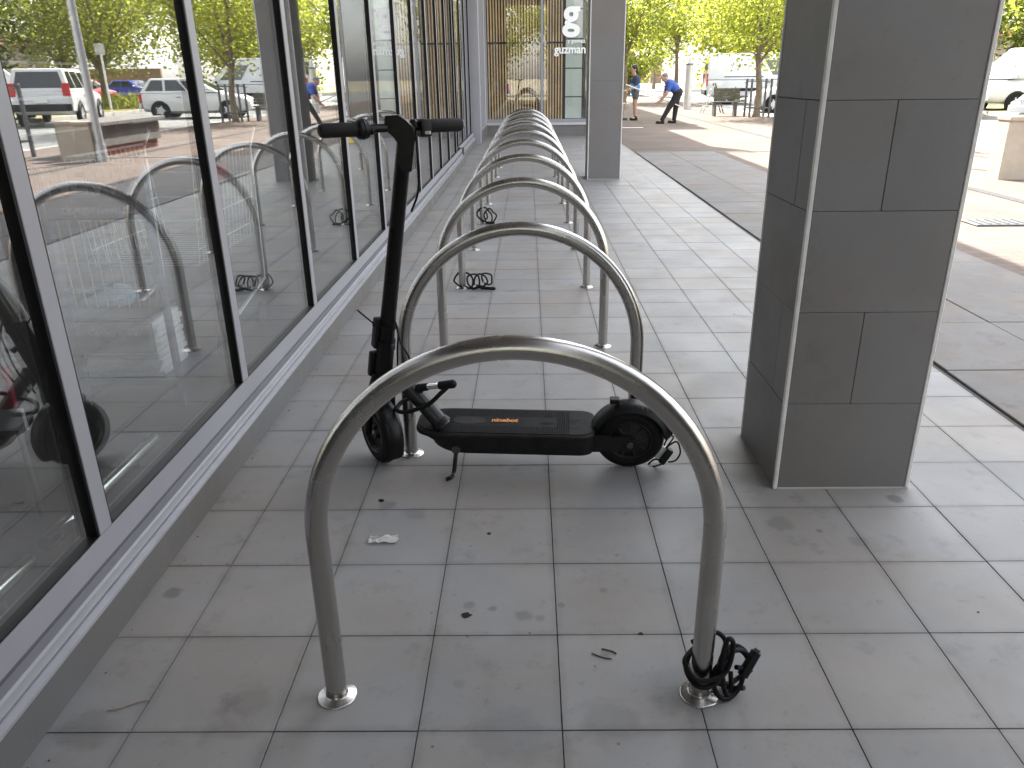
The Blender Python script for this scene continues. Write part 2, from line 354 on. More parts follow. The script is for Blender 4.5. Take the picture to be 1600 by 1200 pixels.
# ------------------------------------------------------------------ mesh helpers
class MB:
    def __init__(s):
        s.bm = bmesh.new()
        s.mi = 0
    def _tag(s, n0):
        s.bm.faces.ensure_lookup_table()
        for f in s.bm.faces[n0:]:
            f.material_index = s.mi
    def box(s, c, size, rot=None, bevel=0.0, seg=1):
        n0 = len(s.bm.faces)
        mtx = Matrix.Translation(c)
        if rot is not None:
            mtx = mtx @ (rot.to_4x4() if isinstance(rot, Matrix) else Matrix.Rotation(rot, 4, 'Z'))
        r = bmesh.ops.create_cube(s.bm, size=1.0, matrix=mtx @ Matrix.Diagonal((*size, 1)))
        if bevel:
            es = {e for v in r['verts'] for e in v.link_edges}
            bmesh.ops.bevel(s.bm, geom=list(es), offset=bevel, segments=seg, affect='EDGES', profile=0.6)
        s._tag(n0)
        return s
    def box2(s, a, b, bevel=0.0, seg=1):
        a = Vector(a); b = Vector(b)
        return s.box((a + b) / 2, [abs(b[i] - a[i]) for i in range(3)], None, bevel, seg)
    def cyl(s, p0, p1, r0, r1=None, n=16, caps=True):
        p0 = Vector(p0); p1 = Vector(p1); r1 = r0 if r1 is None else r1
        d = p1 - p0
        q = d.to_track_quat('Z', 'Y').to_matrix().to_4x4()
        n0 = len(s.bm.faces)
        bmesh.ops.create_cone(s.bm, cap_ends=caps, cap_tris=False, segments=n, radius1=r0, radius2=r1, depth=d.length,
                              matrix=Matrix.Translation((p0 + p1) / 2) @ q)
        s._tag(n0)
        return s
    def ball(s, c, rad, rot=None, n=12):
        n0 = len(s.bm.faces)
        rad = (rad,) * 3 if not hasattr(rad, '__len__') else rad
        mtx = Matrix.Translation(c)
        if rot is not None:
            mtx = mtx @ rot.to_4x4()
        bmesh.ops.create_uvsphere(s.bm, u_segments=n, v_segments=max(6, n * 2 // 3), radius=1.0, matrix=mtx @ Matrix.Diagonal((*rad, 1)))
        s._tag(n0)
        return s
    def tube(s, pts, r, n=10, closed=False, caps=True):
        """tube along pts; r a number or one per point"""
        pts = [Vector(p) for p in pts]
        N = len(pts)
        rr = list(r) if hasattr(r, '__len__') else [r] * N
        n0 = len(s.bm.faces)
        tang = []
        for i in range(N):
            if closed:
                t = pts[(i + 1) % N] - pts[i - 1]
            else:
                t = pts[min(i + 1, N - 1)] - pts[max(i - 1, 0)]
            tang.append(t.normalized())
        ref = Vector((0, 0, 1)) if abs(tang[0].z) < 0.9 else Vector((1, 0, 0))
        nv = (ref - tang[0] * ref.dot(tang[0])).normalized()
        rings = []
        for i in range(N):
            if i:
                nv = (nv - tang[i] * nv.dot(tang[i]))
                nv = nv.normalized() if nv.length > 1e-6 else tang[i].orthogonal().normalized()
            b = tang[i].cross(nv)
            rings.append([s.bm.verts.new(pts[i] + (nv * math.cos(2 * math.pi * k / n) + b * math.sin(2 * math.pi * k / n)) * rr[i]) for k in range(n)])
        for i in range(N if closed else N - 1):
            a = rings[i]; c = rings[(i + 1) % N]
            off = 0
            if closed and i == N - 1:   # best twist match
                off = min(range(n), key=lambda o: (a[0].co - c[o].co).length)
            for k in range(n):
                s.bm.faces.new((a[k], a[(k + 1) % n], c[(k + 1 + off) % n], c[(k + off) % n]))
        if caps and not closed:
            s.bm.faces.new(rings[0][::-1]); s.bm.faces.new(rings[-1])
        s._tag(n0)
        return s
    def lathe(s, prof, c, axis, n=24, a0=0.0, a1=2 * math.pi, closed_prof=False):
        """prof: (radius, height) pairs turned about axis through c"""
        c = Vector(c); ax = Vector(axis).normalized()
        u = ax.orthogonal().normalized() if abs(ax.z) > 0.99 or True else None
        ref = Vector((0, 0, 1)) if abs(ax.z) < 0.95 else Vector((1, 0, 0))
        u = (ref - ax * ref.dot(ax)).normalized()
        v = ax.cross(u)
        n0 = len(s.bm.faces)
        full = abs(a1 - a0 - 2 * math.pi) < 1e-4
        K = n if full else n + 1
        rings = []
        for k in range(K):
            an = a0 + (a1 - a0) * k / n
            d = u * math.cos(an) + v * math.sin(an)
            rings.append([s.bm.verts.new(c + d * max(p[0], 1e-5) + ax * p[1]) for p in prof])
        P = len(prof)
        for k in range(n):
            a = rings[k]; b = rings[(k + 1) % K]
            for i in range(P if closed_prof else P - 1):
                j = (i + 1) % P
                s.bm.faces.new((a[i], b[i], b[j], a[j]))
        if not full and closed_prof:
            s.bm.faces.new(rings[0]); s.bm.faces.new(rings[-1][::-1])
        s._tag(n0)
        return s
    def prism(s, pts, ext):
        """polygon pts (3D, planar) extruded by vector ext"""
        n0 = len(s.bm.faces)
        ext = Vector(ext)
        a = [s.bm.verts.new(Vector(p)) for p in pts]
        b = [s.bm.verts.new(Vector(p) + ext) for p in pts]
        n = len(pts)
        s.bm.faces.new(a[::-1]); s.bm.faces.new(b)
        for i in range(n):
            s.bm.faces.new((a[i], a[(i + 1) % n], b[(i + 1) % n], b[i]))
        s._tag(n0)
        return s
    def quad(s, *p):
        n0 = len(s.bm.faces)
        s.bm.faces.new([s.bm.verts.new(Vector(q)) for q in p])
        s._tag(n0)
        return s
    def done(s, name, m, parent=None, smooth=True, world=True, ang=0.6, bevel=0.0):
        bm = s.bm
        if bevel:
            es = [e for e in bm.edges if len(e.link_faces) == 2 and e.calc_face_angle(0) > 0.7]
            bmesh.ops.bevel(bm, geom=es, offset=bevel, segments=2, affect='EDGES', profile=0.6)
        bmesh.ops.recalc_face_normals(bm, faces=bm.faces[:])
        if smooth:
            for f in bm.faces:
                f.smooth = True
            for e in bm.edges:
                if len(e.link_faces) == 2 and e.calc_face_angle(0) > ang:
                    e.smooth = False
        me = bpy.data.meshes.new(name)
        bm.to_mesh(me); bm.free()
        for x in (m if isinstance(m, (list, tuple)) else [m]):
            me.materials.append(M[x] if isinstance(x, str) else x)
        return link(name, me, parent, world)

def wpos(o):
    v = Vector(o.location)
    while o.parent:
        o = o.parent
        v += Vector(o.location)
    return v

def link(name, me, parent=None, world=True):
    o = bpy.data.objects.new(name, me)
    COL.objects.link(o)
    if parent is not None:
        o.parent = parent
        if world:
            o.location = -wpos(parent)
    return o

def thing(name, label, cat, loc=(0, 0, 0), group=None, kind=None):
    o = bpy.data.objects.new(name, None)
    o.empty_display_size = 0.1
    COL.objects.link(o)
    o.location = loc
    return tag(o, label, cat, group, kind)

def tag(o, label, cat, group=None, kind=None):
    if label: o['label'] = label
    if cat: o['category'] = cat
    if group: o['group'] = group
    if kind: o['kind'] = kind
    return o

def struct(o, label=None):
    o['kind'] = 'structure'
    if label: o['label'] = label
    return o

def copy_tree(o, parent=None):
    c = o.copy(); COL.objects.link(c)
    c.parent = parent
    for ch in list(o.children):
        copy_tree(ch, c)
    return c

def text_mesh(name, body, size, m, parent, origin, xdir, ydir, extrude=0.001, world=True, bold=0.0, align='LEFT', shear=0.0, sx=1.0):
    cu = bpy.data.curves.new('tmp', 'FONT')
    cu.body = body; cu.size = size; cu.extrude = extrude; cu.offset = bold; cu.align_x = align; cu.shear = shear
    cu.resolution_u = 4
    t = bpy.data.objects.new('tmp', cu); COL.objects.link(t)
    dg = bpy.context.evaluated_depsgraph_get()
    me = bpy.data.meshes.new_from_object(t.evaluated_get(dg))
    bpy.data.objects.remove(t)
    x = Vector(xdir).normalized(); y = Vector(ydir).normalized(); z = x.cross(y)
    mt = Matrix((x * sx, y, z)).transposed().to_4x4()
    mt.translation = Vector(origin)
    me.transform(mt)
    me.materials.clear(); me.materials.append(M[m])
    me.name = name
    return link(name, me, parent, world)

def bez(pts, n=8, closed=False):
    """Catmull-Rom through pts"""
    P = [Vector(p) for p in pts]
    out = []
    N = len(P)
    rngN = N if closed else N - 1
    for i in range(rngN):
        if closed:
            p0, p1, p2, p3 = P[i - 1], P[i], P[(i + 1) % N], P[(i + 2) % N]
        else:
            p0, p1, p2, p3 = P[max(i - 1, 0)], P[i], P[i + 1], P[min(i + 2, N - 1)]
        for k in range(n):
            t = k / n
            out.append(0.5 * ((2 * p1) + (p2 - p0) * t + (2 * p0 - 5 * p1 + 4 * p2 - p3) * t * t + (3 * p1 - p0 - 3 * p2 + p3) * t ** 3))
    if not closed:
        out.append(P[-1])
    return out

# ================================================================== GROUND
def sheet(name, x0, x1, y0, y1, z, m, label):
    b = MB(); b.quad((x0, y0, z), (x1, y0, z), (x1, y1, z), (x0, y1, z))
    return struct(b.done(name, m, smooth=False), label)

sheet('ground', -400, 400, -400, 600, -0.16, 'earth', 'dry earth reaching to the horizon')
XK = 8.1                                # kerb line between plaza and road
def slab_struct(name, x0, x1, y0, y1, ztop, m, label, zb=-0.3):
    b = MB(); b.box2((x0, y0, zb), (x1, y1, ztop)); return struct(b.done(name, m, smooth=False), label)
slab_struct('plaza_paving', 1.70, XK - 0.15, -40, 60, -0.030, 'paver', 'terracotta brick paved plaza beside the arcade')
slab_struct('kerb', XK - 0.146, XK, -40, 60, -0.034, 'concrete', 'pale concrete kerb along the plaza edge')
sheet('road', XK, 16.0, -60, 160, -0.15, 'asphalt', 'sunlit grey asphalt road with parking')
slab_struct('far_plaza', -30, XK, 60.004, 150, -0.06, 'concrete', 'pale concrete forecourt far down the street')
slab_struct('median_kerb', 16.0, 16.25, -60, 160, -0.02, 'concrete', 'pale kerb of the grassed median')
slab_struct('median_grass', 16.254, 20.5, -60, 160, -0.005, 'grass', 'dry grass on the road median')
slab_struct('median_kerb', 20.504, 20.75, -60, 160, -0.02, 'concrete', 'pale kerb on the far side of the median')
sheet('far_road', 20.75, 31, -60, 160, -0.15, 'asphalt', 'second asphalt road beyond the median')
slab_struct('verge', 31, 60, -60, 160, -0.02, 'grass', 'grass verge beyond the far road')
b = MB()
for i in range(9):
    y = 18 + i * 5.6
    b.quad((XK + .5, y, -.146), (XK + 4.4, y + 1.4, -.146), (XK + 4.4, y + 1.5, -.146), (XK + .5, y + .1, -.146))
struct(b.done('road_marking', 'white', smooth=False), 'white painted parking bay lines on the road')

# tiled arcade floor: grout bed with one object per tile
TX0, TY0, TP = 0.0616, 1.2434, 0.300
floor = MB()
floor.box2((-1.095, -4.0, -0.25), (1.885, 19.0, -0.006))
floor = struct(floor.done('tiled_floor', 'grout', smooth=False), 'grey square tiles laid across the covered arcade')
tile_cache = {}
def tile_mesh(wx, wy):
    k = (round(wx, 3), round(wy, 3))
    if k not in tile_cache:
        b = MB(); b.box((0, 0, -0.006), (wx, wy, 0.012), bevel=0.0008)
        bm = b.bm
        me = bpy.data.meshes.new('floor_tile'); bmesh.ops.recalc_face_normals(bm, faces=bm.faces[:]); bm.to_mesh(me); bm.free()
        me.materials.append(M['tile']); tile_cache[k] = me
    return tile_cache[k]
def cam_px(p):
    d = Vector(p) - Vector((0, 0, H_CAM)); z = d.dot(Fw)
    if z < 0.1: return None
    return (819.86 + 1224.1 * d.dot(R2) / z, 618.1 - 1224.1 * d.dot(U2) / z, z)
tiles = []
J = 0.0011
xs = [-1.085, TX0 - 0.9] + [TX0 - 0.9 + TP * k for k in range(1, 10)]
xs = xs[:-1] + [1.8616]
xs = sorted(set(round(v, 4) for v in xs if v <= 1.8617))
for j in range(-14, 60):
    y0 = TY0 + TP * j; y1 = y0 + TP
    if y1 > 18.75: y1 = 18.75
    if y1 - y0 < .03: continue
    for a, c in zip(xs[:-1], xs[1:]):
        cx, cy = (a + c) / 2, (y0 + y1) / 2
        q = cam_px((cx, cy, 0))
        # position of the cut-outs for the two pillars: tiles run on underneath
        s = 0
        if q and -250 < q[0] < 1850 and q[1] < 1420:
            s = 1 / q[2] ** 2 / q[2]
        tiles.append((s, cx, cy, c - a - J * 2, y1 - y0 - J * 2))
tiles.sort(key=lambda t: -t[0])
rnd = random.Random(3)
for s, cx, cy, wx, wy in tiles[:300]:
    o = link('floor_tile', tile_mesh(wx, wy), floor)
    o.location = (cx, cy, rnd.uniform(-0.0006, 0.0006)); o.rotation_euler = (rnd.uniform(-.0015, .0015), rnd.uniform(-.0015, .0015), 0)
b = MB()
for s, cx, cy, wx, wy in tiles[300:]:
    b.box((cx, cy, -0.006 + rnd.uniform(-.0005, .0005)), (wx, wy, 0.012))
o = b.done('floor_tile', 'tile', floor, smooth=False); o['kind'] = 'stuff'

# concrete slabs of the footpath outside the pillars
pv = MB(); pv.box2((1.890, -4, -0.25), (3.30, 14.6, -0.045))
pv = struct(pv.done('pavement', 'slab', smooth=False), 'grey concrete slab footpath in shade beside the tiles')
slab_cache = {}
def slab_mesh(wx, wy):
    k = (round(wx, 3), round(wy, 3))
    if k not in slab_cache:
        b = MB(); b.box((0, 0, -0.02), (wx, wy, 0.04), bevel=0.003)
        me = bpy.data.meshes.new('paving_slab'); bmesh.ops.recalc_face_normals(b.bm, faces=b.bm.faces[:]); b.bm.to_mesh(me); b.bm.free()
        me.materials.append(M['slab']); slab_cache[k] = me
    return slab_cache[k]
xsl = [1.905, 2.50, 3.295]
for j in range(-6, 16):
    y0 = 3.37 + 0.737 * j; y1 = y0 + 0.737
    if y0 > 14.5: continue
    for a, c in zip(xsl[:-1], xsl[1:]):
        o = link('paving_slab', slab_mesh(c - a - .005, min(y1, 14.58) - y0 - .005), pv)
        o.location = ((a + c) / 2, (y0 + min(y1, 14.58)) / 2, -0.005 + rnd.uniform(-.002, .002))
b = MB(); b.box2((1.87, 14.62, -0.2), (XK - .16, 14.72, -0.022))
struct(b.done('paving_band', 'slab', smooth=False), 'grey band of paving across the plaza')
b = MB(); b.box2((1.75, 21.9, -0.2), (3.05, 22.02, -0.024))  # sliver of sunlight between building shadows, painted as a white strip
struct(b.done('sun_sliver_strip', 'white', smooth=False), 'thin white strip painted as a sliver of sunlight across the plaza')
b = MB(); b.box2((5.2, -10, -0.2), (5.33, 60, -0.024))
struct(b.done('drainage_channel', 'grout', smooth=False), 'narrow drainage channel along the plaza')
# access cover
dc = thing('access_cover', 'dark metal access cover set in the sunlit paving', 'cover', (4.28, 7.25, -0.03))
b = MB(); b.box((4.28, 7.25, -0.022), (0.52, 0.30, 0.016), bevel=.004); b.done('cover_plate', 'steel_dark', dc)
b = MB()
for k in range(6):
    b.box((4.28 - .2 + k * .08, 7.25, -0.012), (0.02, 0.24, 0.006))
b.done('rib', 'steel_dark', dc)

# ================================================================== BUILDING OVER THE ARCADE
roof = thing('arcade_roof', 'deep flat roof carried over the covered walkway', 'roof', (0, 8, 5.0))
ZT = 5.0
b = MB(); b.box2((-9.0, -12, ZT + .06), (1.18, 27.0, ZT + .40)); b.done('roof_slab', 'concrete', roof, smooth=False)
b = MB(); b.box2((-1.0, -12, ZT), (1.18, 18.6, ZT + .057)); b.done('soffit', 'soffit_dark', roof, smooth=False)
b = MB(); b.box2((1.183, -12, ZT - .06), (1.24, 27.0, ZT + .46)); b.done('fascia', 'alu_dark', roof, smooth=False)
sw = thing('added_shade_wall', 'added dark stone wall, out of view beside and behind the photographer, shading the near floor', 'wall', (2.2, -5.6, 0))  # unseen wall, added to keep skylight off the nearest tiles
for k in range(8):
    for q in range(4):
        b = MB(); b.box2((1.95, -12 + k * 1.58 + .004, q * 1.25 + .003), (2.5, -12 + (k + 1) * 1.58 - .004, (q + 1) * 1.25 - .003), bevel=.003); b.done('stone_panel', 'stone', sw, smooth=False)
tall = thing('tall_building', 'taller rendered building behind the restaurant at the end of the arcade', 'building', (-6, 38, 0))
b = MB(); b.box2((-16, 27.1, -0.2), (1.62, 52, 7.12)); b.done('wall', 'soffit', tall, smooth=False)
for k in range(7):
    b = MB(); b.box2((1.60, 28.5 + k * 3.3, 4.4), (1.64, 30.4 + k * 3.3, 6.2)); f = b.done('window', 'car_glass', tall, smooth=False)
    b = MB(); b.box2((1.61, 28.45 + k * 3.3, 4.32), (1.70, 30.45 + k * 3.3, 4.397)); b.done('sill', 'concrete', f, smooth=False)

# shop interior
si = thing('shop_interior', 'dim shop interior behind the glass front', 'shop', (-4, 8, 0))
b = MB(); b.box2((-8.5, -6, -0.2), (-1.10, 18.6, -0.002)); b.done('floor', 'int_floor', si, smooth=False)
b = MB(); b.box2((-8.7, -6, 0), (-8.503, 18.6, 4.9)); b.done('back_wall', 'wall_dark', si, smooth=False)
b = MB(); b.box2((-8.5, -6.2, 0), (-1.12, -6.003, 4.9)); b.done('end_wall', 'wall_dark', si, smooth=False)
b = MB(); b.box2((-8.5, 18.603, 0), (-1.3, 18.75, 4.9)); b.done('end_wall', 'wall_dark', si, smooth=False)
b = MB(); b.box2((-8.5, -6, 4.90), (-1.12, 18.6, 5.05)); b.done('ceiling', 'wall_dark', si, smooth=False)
for k in range(3):
    b = MB(); b.box2((-6.9 - .0, 3.2 + k * 4.6, 0), (-6.2, 6.6 + k * 4.6, 1.7))
    s_ = b.done('shelf_unit', 'wall_dark', si, smooth=False)
    for q in range(4):
        b = MB(); b.box2((-6.18, 3.25 + k * 4.6, .25 + q * .4), (-5.95, 6.55 + k * 4.6, .28 + q * .4)); b.done('shelf', 'soffit', s_, smooth=False)

# glass shopfront
XC, XG = -1.045, -1.061
sf = thing('glass_shopfront', 'long grey framed glass shopfront along the left of the arcade', 'shopfront', (-1.05, 6, 0))
SEG = [(-4.0, 12.86, 0.0), (12.86, 16.55, -0.055)]
ztop = 4.98
def rail_profile(y0, y1, dx):
    def ex(poly, name, m):
        b = MB(); b.prism([(x + dx, y0, z) for x, z in poly], (0, y1 - y0, 0)); return b.done(name, m, sf, smooth=False)
    ex([(-1.012, .001), (-1.012, .098), (-1.10, .098), (-1.10, .001)], 'plinth', 'plinth')
    ex([(-1.008, .099), (-1.008, .106), (-1.045, .112), (-1.10, .112), (-1.10, .099)], 'sill_flashing', 'flash')
    ex([(-1.028, .1135), (-1.028, .138), (-1.034, .142), (-1.10, .142), (-1.10, .1135)], 'sub_sill', 'alu')
    ex([(-1.058, .1425), (-1.058, .165), (-1.10, .165), (-1.10, .1425)], 'drip_groove', 'alu_dark')
    ex([(XC, .1655), (XC, .232), (-1.10, .232), (-1.10, .1655)], 'bottom_rail', 'alu')
    ex([(XC - .002, .2325), (XC - .002, .236), (-1.09, .236), (-1.09, .2325)], 'gasket', 'gasket')
for y0, y1, dx in SEG:
    rail_profile(y0, y1, dx)
b = MB(); b.box2((-1.012, 12.862, 0), (-1.10, 12.90, .232)); b.done('plinth_return', 'plinth', sf, smooth=False)
mul_y = [1.03 * k + 1.685 for k in range(-6, 15)]
prev = -4.0
for i, y in enumerate(mul_y):
    dx = 0.0 if y < 12.9 else -0.055
    if y > 16.5: break
    b = MB(); b.box2((XC + dx, y - .055, .2325), (-1.10 + dx, y, ztop), bevel=.0015); mu = b.done('mullion', 'alu', sf, smooth=False)
    b = MB(); b.box2((XC - .0022 + dx, y - .0635, .2365), (-1.088 + dx, y - .0555, ztop)); b.done('gasket', 'gasket', mu, smooth=False)
    b = MB(); b.box2((XC - .0022 + dx, y + .0005, .2365), (-1.088 + dx, y + .006, ztop)); b.done('gasket', 'gasket', mu, smooth=False)
edges = [-4.0] + [y for y in mul_y if y < 16.5] + [16.55]
for a, c in zip(edges[:-1], edges[1:]):
    dx = 0.0 if c < 12.95 else -0.055
    b = MB(); b.box2((XG + dx, a + .003, .22), (XG - .010 + dx, c - .058, ztop)); b.done('glass_pane', 'glass', sf, smooth=False)
# pilaster at the corner
pl = thing('steel_pilaster', 'grey steel pilaster standing at the end of the shopfront', 'pilaster', (-1.05, 16.8, 0))
b = MB(); b.box2((-1.20, 16.60, 0), (-.955, 16.95, 4.98), bevel=.004); b.done('casing', 'alu', pl)
b = MB(); b.box2((-.952, 16.70, 0.9), (-.945, 16.82, 1.1), bevel=.002); b.done('switch_plate', 'flash', pl)
# short glazed return between pilaster and restaurant
sr = thing('side_window', 'narrow glazed bay between pilaster and restaurant front', 'window', (-1.0, 17.8, 0))
b = MB(); b.box2((-1.02, 16.96, 0), (-.945, 18.70, .23)); b.done('plinth', 'plinth', sr, smooth=False)
b = MB(); b.box2((-1.03, 16.96, .2305), (-.95, 18.70, .30)); b.done('bottom_rail', 'alu', sr, smooth=False)
for k in range(3):
    y = 17.52 + k * .585
    b = MB(); b.box2((-1.03, y - .03, .3005), (-.955, y + .02, 4.98)); b.done('mullion', 'alu', sr, smooth=False)
    b = MB(); b.box2((-.985, y - .555, .29), (-.995, y - .031, 4.98)); b.done('glass_pane', 'glass', sr, smooth=False)

# restaurant front (faces the camera)
YF = 18.75
rf = thing('restaurant_front', 'glazed restaurant front with timber battens and white lettering', 'shopfront', (0.4, YF, 0))
b = MB(); b.box2((-.94, YF, 0), (1.28, YF + .25, .235)); b.done('plinth', 'stone2', rf, smooth=False)
b = MB(); b.box2((1.285, YF, 0), (1.95, YF + .25, .235)); b.done('plinth', 'stone2', rf, smooth=False)
b = MB(); b.box2((-.94, YF - .03, .2355), (1.95, YF + .2, .285)); b.done('sill', 'flash', rf, smooth=False)
b = MB(); b.box2((-.94, YF - .015, .2855), (1.95, YF + .06, .36)); b.done('bottom_rail', 'alu', rf, smooth=False)
for x0, x1 in ((-.94, -.90), (.285, .345), (1.30, 1.36), (1.90, 1.95)):
    b = MB(); b.box2((x0, YF - .012, .3605), (x1, YF + .06, 4.98)); b.done('mullion', 'alu', rf, smooth=False)
for x0, x1 in ((-.90, .285), (.345, 1.30), (1.36, 1.90)):
    b = MB(); b.box2((x0 + .001, YF + .016, .35), (x1 - .001, YF + .026, 4.98)); b.done('glass_pane', 'glass_clear', rf, smooth=False)
b = MB(); b.box2((-.90, YF + .03, 1.92), (.285, YF + .05, 1.955)); b.done('transom', 'gasket', rf, smooth=False)
b = MB(); b.box2((.345, YF + .03, 1.92), (.78, YF + .05, 1.955)); b.done('transom', 'gasket', rf, smooth=False)
bat = MB(); bat.box((0, 0, 2.52), (.030, .05, 4.92)); bat = bat.done('timber_batten', 'timber', rf, smooth=False, world=False)
bat.location = (-.86 - rf.location.x, .085, 0)
k = 1
while -.86 + k * .062 < .76:
    c = bat.copy(); COL.objects.link(c); c.location.x = -.86 + k * .062 - rf.location.x; k += 1
b = MB(); b.box2((-.94, YF + .25, 0), (2.0, YF + .30, 4.98)); b.done('backing_wall', 'gasket', rf, smooth=False)
b = MB(); b.box2((.775, YF + .05, .36), (.83, YF + .12, 4.98)); b.done('dark_post', 'gasket', rf, smooth=False)
for k in range(8):
    z0 = .36 + (0 if k == 0 else .465 + (k - 1) * .592)
    z1 = .36 + .465 + k * .592
    b = MB(); b.box2((.835, YF + .06, z0 + .012), (1.20, YF + .08, min(z1 - .012, 4.98)), bevel=.002); b.done('panel', 'frost', rf, smooth=False)
b = MB(); b.box2((.834, YF + .085, .36), (1.22, YF + .095, 4.98)); b.done('panel_backing', 'gasket', rf, smooth=False)
text_mesh('lettering', 'g', .83, 'sign_white', rf, (.775, YF + .006, 2.25), (1, 0, 0), (0, 0, 1), .003, bold=.024, sx=.98)
text_mesh('lettering', 'guzman', .245, 'sign_white', rf, (.585, YF + .006, 1.72), (1, 0, 0), (0, 0, 1), .003, bold=.006, sx=.93)
text_mesh('lettering', 'y gomez', .115, 'sign_white', rf, (.87, YF + .006, 1.93), (1, 0, 0), (0, 0, 1), .003, bold=.002)

# ================================================================== PILLARS
def pillar(label, x0, x1, y0, y1, m, detailed):
    p = thing('stone_pillar', label, 'pillar', ((x0 + x1) / 2, (y0 + y1) / 2, 0), 'stone clad pillars of the arcade')
    cx = x0 + (x1 - x0) * .48
    b = MB(); b.box2((x0 + .03, y0 + .03, 0), (x1 - .03, y1 - .03, 4.98)); b.done('core', 'core', p, smooth=False)
    T = .026; g = .0007
    rows = [(0, .30), (.30, .595), (.595, .893), (.893, 1.189), (1.189, 1.79), (1.79, 2.09), (2.09, 2.69), (2.69, 2.99), (2.99, 3.60), (3.60, 4.2), (4.2, 4.98)]
    if not detailed:
        g = .0003
        rows = [(0, 1.2), (1.2, 2.4), (2.4, 3.6), (3.6, 4.98)]
    for i, (za, zb) in enumerate(rows):
        split = detailed and i in (1, 3, 5, 7)
        for face in range(4):
            if face in (0, 2):
                u0, u1 = x0 + .012, x1 - .012
            else:
                u0, u1 = y0 + .012, y1 - .012
            mid = u0 + (u1 - u0) * (.47 if face in (0, 2) else .58)
            if face == 3: mid = y0 + .125
            spans = [(u0, mid - g), (mid + g, u1)] if split else [(u0, u1)]
            for a, c in spans:
                b = MB()
                jit = rnd.uniform(-.0012, .0012) if detailed else 0
                z0_, z1_ = za + g, zb - g
                if face == 0: b.box2((a, y0 + jit, z0_), (c, y0 + T, z1_), bevel=.001)
                if face == 2: b.box2((a, y1 - T, z0_), (c, y1 + jit, z1_), bevel=.001)
                if face == 1: b.box2((x1 - T, a, z0_), (x1 + jit, c, z1_), bevel=.001)
                if face == 3: b.box2((x0 + jit, a, z0_), (x0 + T, c, z1_), bevel=.001)
                b.done('stone_panel', m, p, smooth=False)
    for sx, sy in ((x0, y0), (x1, y0), (x0, y1), (x1, y1)):
        dx = .011 if sx == x0 else -.011; dy = .011 if sy == y0 else -.011
        b = MB(); b.box2((sx - (.002 if dx > 0 else -.002), sy - (.002 if dy > 0 else -.002), 0), (sx + dx, sy + dy, 4.98), bevel=.002)
        b.done('corner_trim', 'trim', p)
    b = MB(); b.box2((x0 + .012, y0 - .003, 0), (x1 - .012, y0 + .01, .005)); b.done('base_joint', 'concrete', p, smooth=False)
    return p
pillar('near dark stone clad pillar with pale corner trims at right', .794, 1.231, 2.262, 2.685, 'stone', True)
pillar('far grey stone pillar beside the last bike hoops and restaurant front', .768, 1.198, 10.58, 11.0, 'stone2', False)

# ================================================================== BIKE HOOPS
HX, HW, HT, HR = -.0314, .397, .826, .0225
def make_hoop():
    t = thing('bike_hoop', '', 'bike rack', (HX, 1.345, 0), 'row of steel bike hoops')
    pts = [(-HW, 0, 0.004), (-HW, 0, .10), (-HW, 0, .22), (-HW, 0, .34)]
    zc = HT - HR - HW
    for k in range(0, 41):
        a = math.pi - math.pi * k / 40
        pts.append((HW * math.cos(a), 0, zc + HW * math.sin(a)))
    pts += [(HW, 0, .34), (HW, 0, .22), (HW, 0, .10), (HW, 0, .004)]
    b = MB(); b.tube(pts, HR, n=20); b.done('tube', 'steel', t, world=False)
    for sx in (-1, 1):
        b = MB(); b.lathe([(HR + .0003, .0125), (HR + .0015, .0095), (HR + .004, .0080), (.0405, .0042), (.0424, .0034), (.0432, .0022), (.0433, 0.0003)], (sx * HW, 0, 0), (0, 0, 1), 28)
        b.done('foot_flange', 'steel', t, world=False)
    return t
hoop_labels = [
    'nearest steel bike hoop in front of the scooter, black cable lock at its right foot',
    'second steel bike hoop, standing directly behind the electric scooter',
    'third steel bike hoop, between the scooter hoop and the one with the tangled lock',
    'fourth steel bike hoop with a tangled black cable lock at its left foot',
    'fifth steel bike hoop, between the tangled lock and the small round coil',
    'sixth steel bike hoop with a small round coil of cable at its left foot',
    'seventh steel bike hoop, fourth from the restaurant front',
    'eighth steel bike hoop, third from the restaurant front',
    'ninth steel bike hoop, last but one before the restaurant front',
    'farthest steel bike hoop, last of the row towards the restaurant front']
hoop = make_hoop()
rk0 = random.Random(9)
for i, lb in enumerate(hoop_labels):
    o = hoop if i == 0 else copy_tree(hoop)
    o.location = (HX, 1.345 + 1.194 * i, 0)
    if i:
        o.rotation_euler = (rk0.uniform(-.008, .008), 0, rk0.uniform(-.012, .012))
    o['label'] = lb

# ---- cable locks
def cable_lock(label, strands, head, r=.0065, headr=.012, group='black cable locks', loc=(0, 0, 0), extra=None):
    t = thing('cable_lock', label, 'lock', loc, group)
    for s in strands:
        b = MB(); b.tube(bez(s, 10), r, n=8); b.done('cable', 'rubber', t)
    b = MB()
    (p0, p1) = head
    b.cyl(p0, p1, headr, headr * .92, 14)
    hd = b.done('lock_barrel', 'plast', t, bevel=.002)
    d = (Vector(p1) - Vector(p0)).normalized()
    b = MB(); b.cyl(Vector(p1), Vector(p1) + d * .006, headr * .55, None, 12); b.done('keyhole_cap', 'steel_dark', hd)
    return t
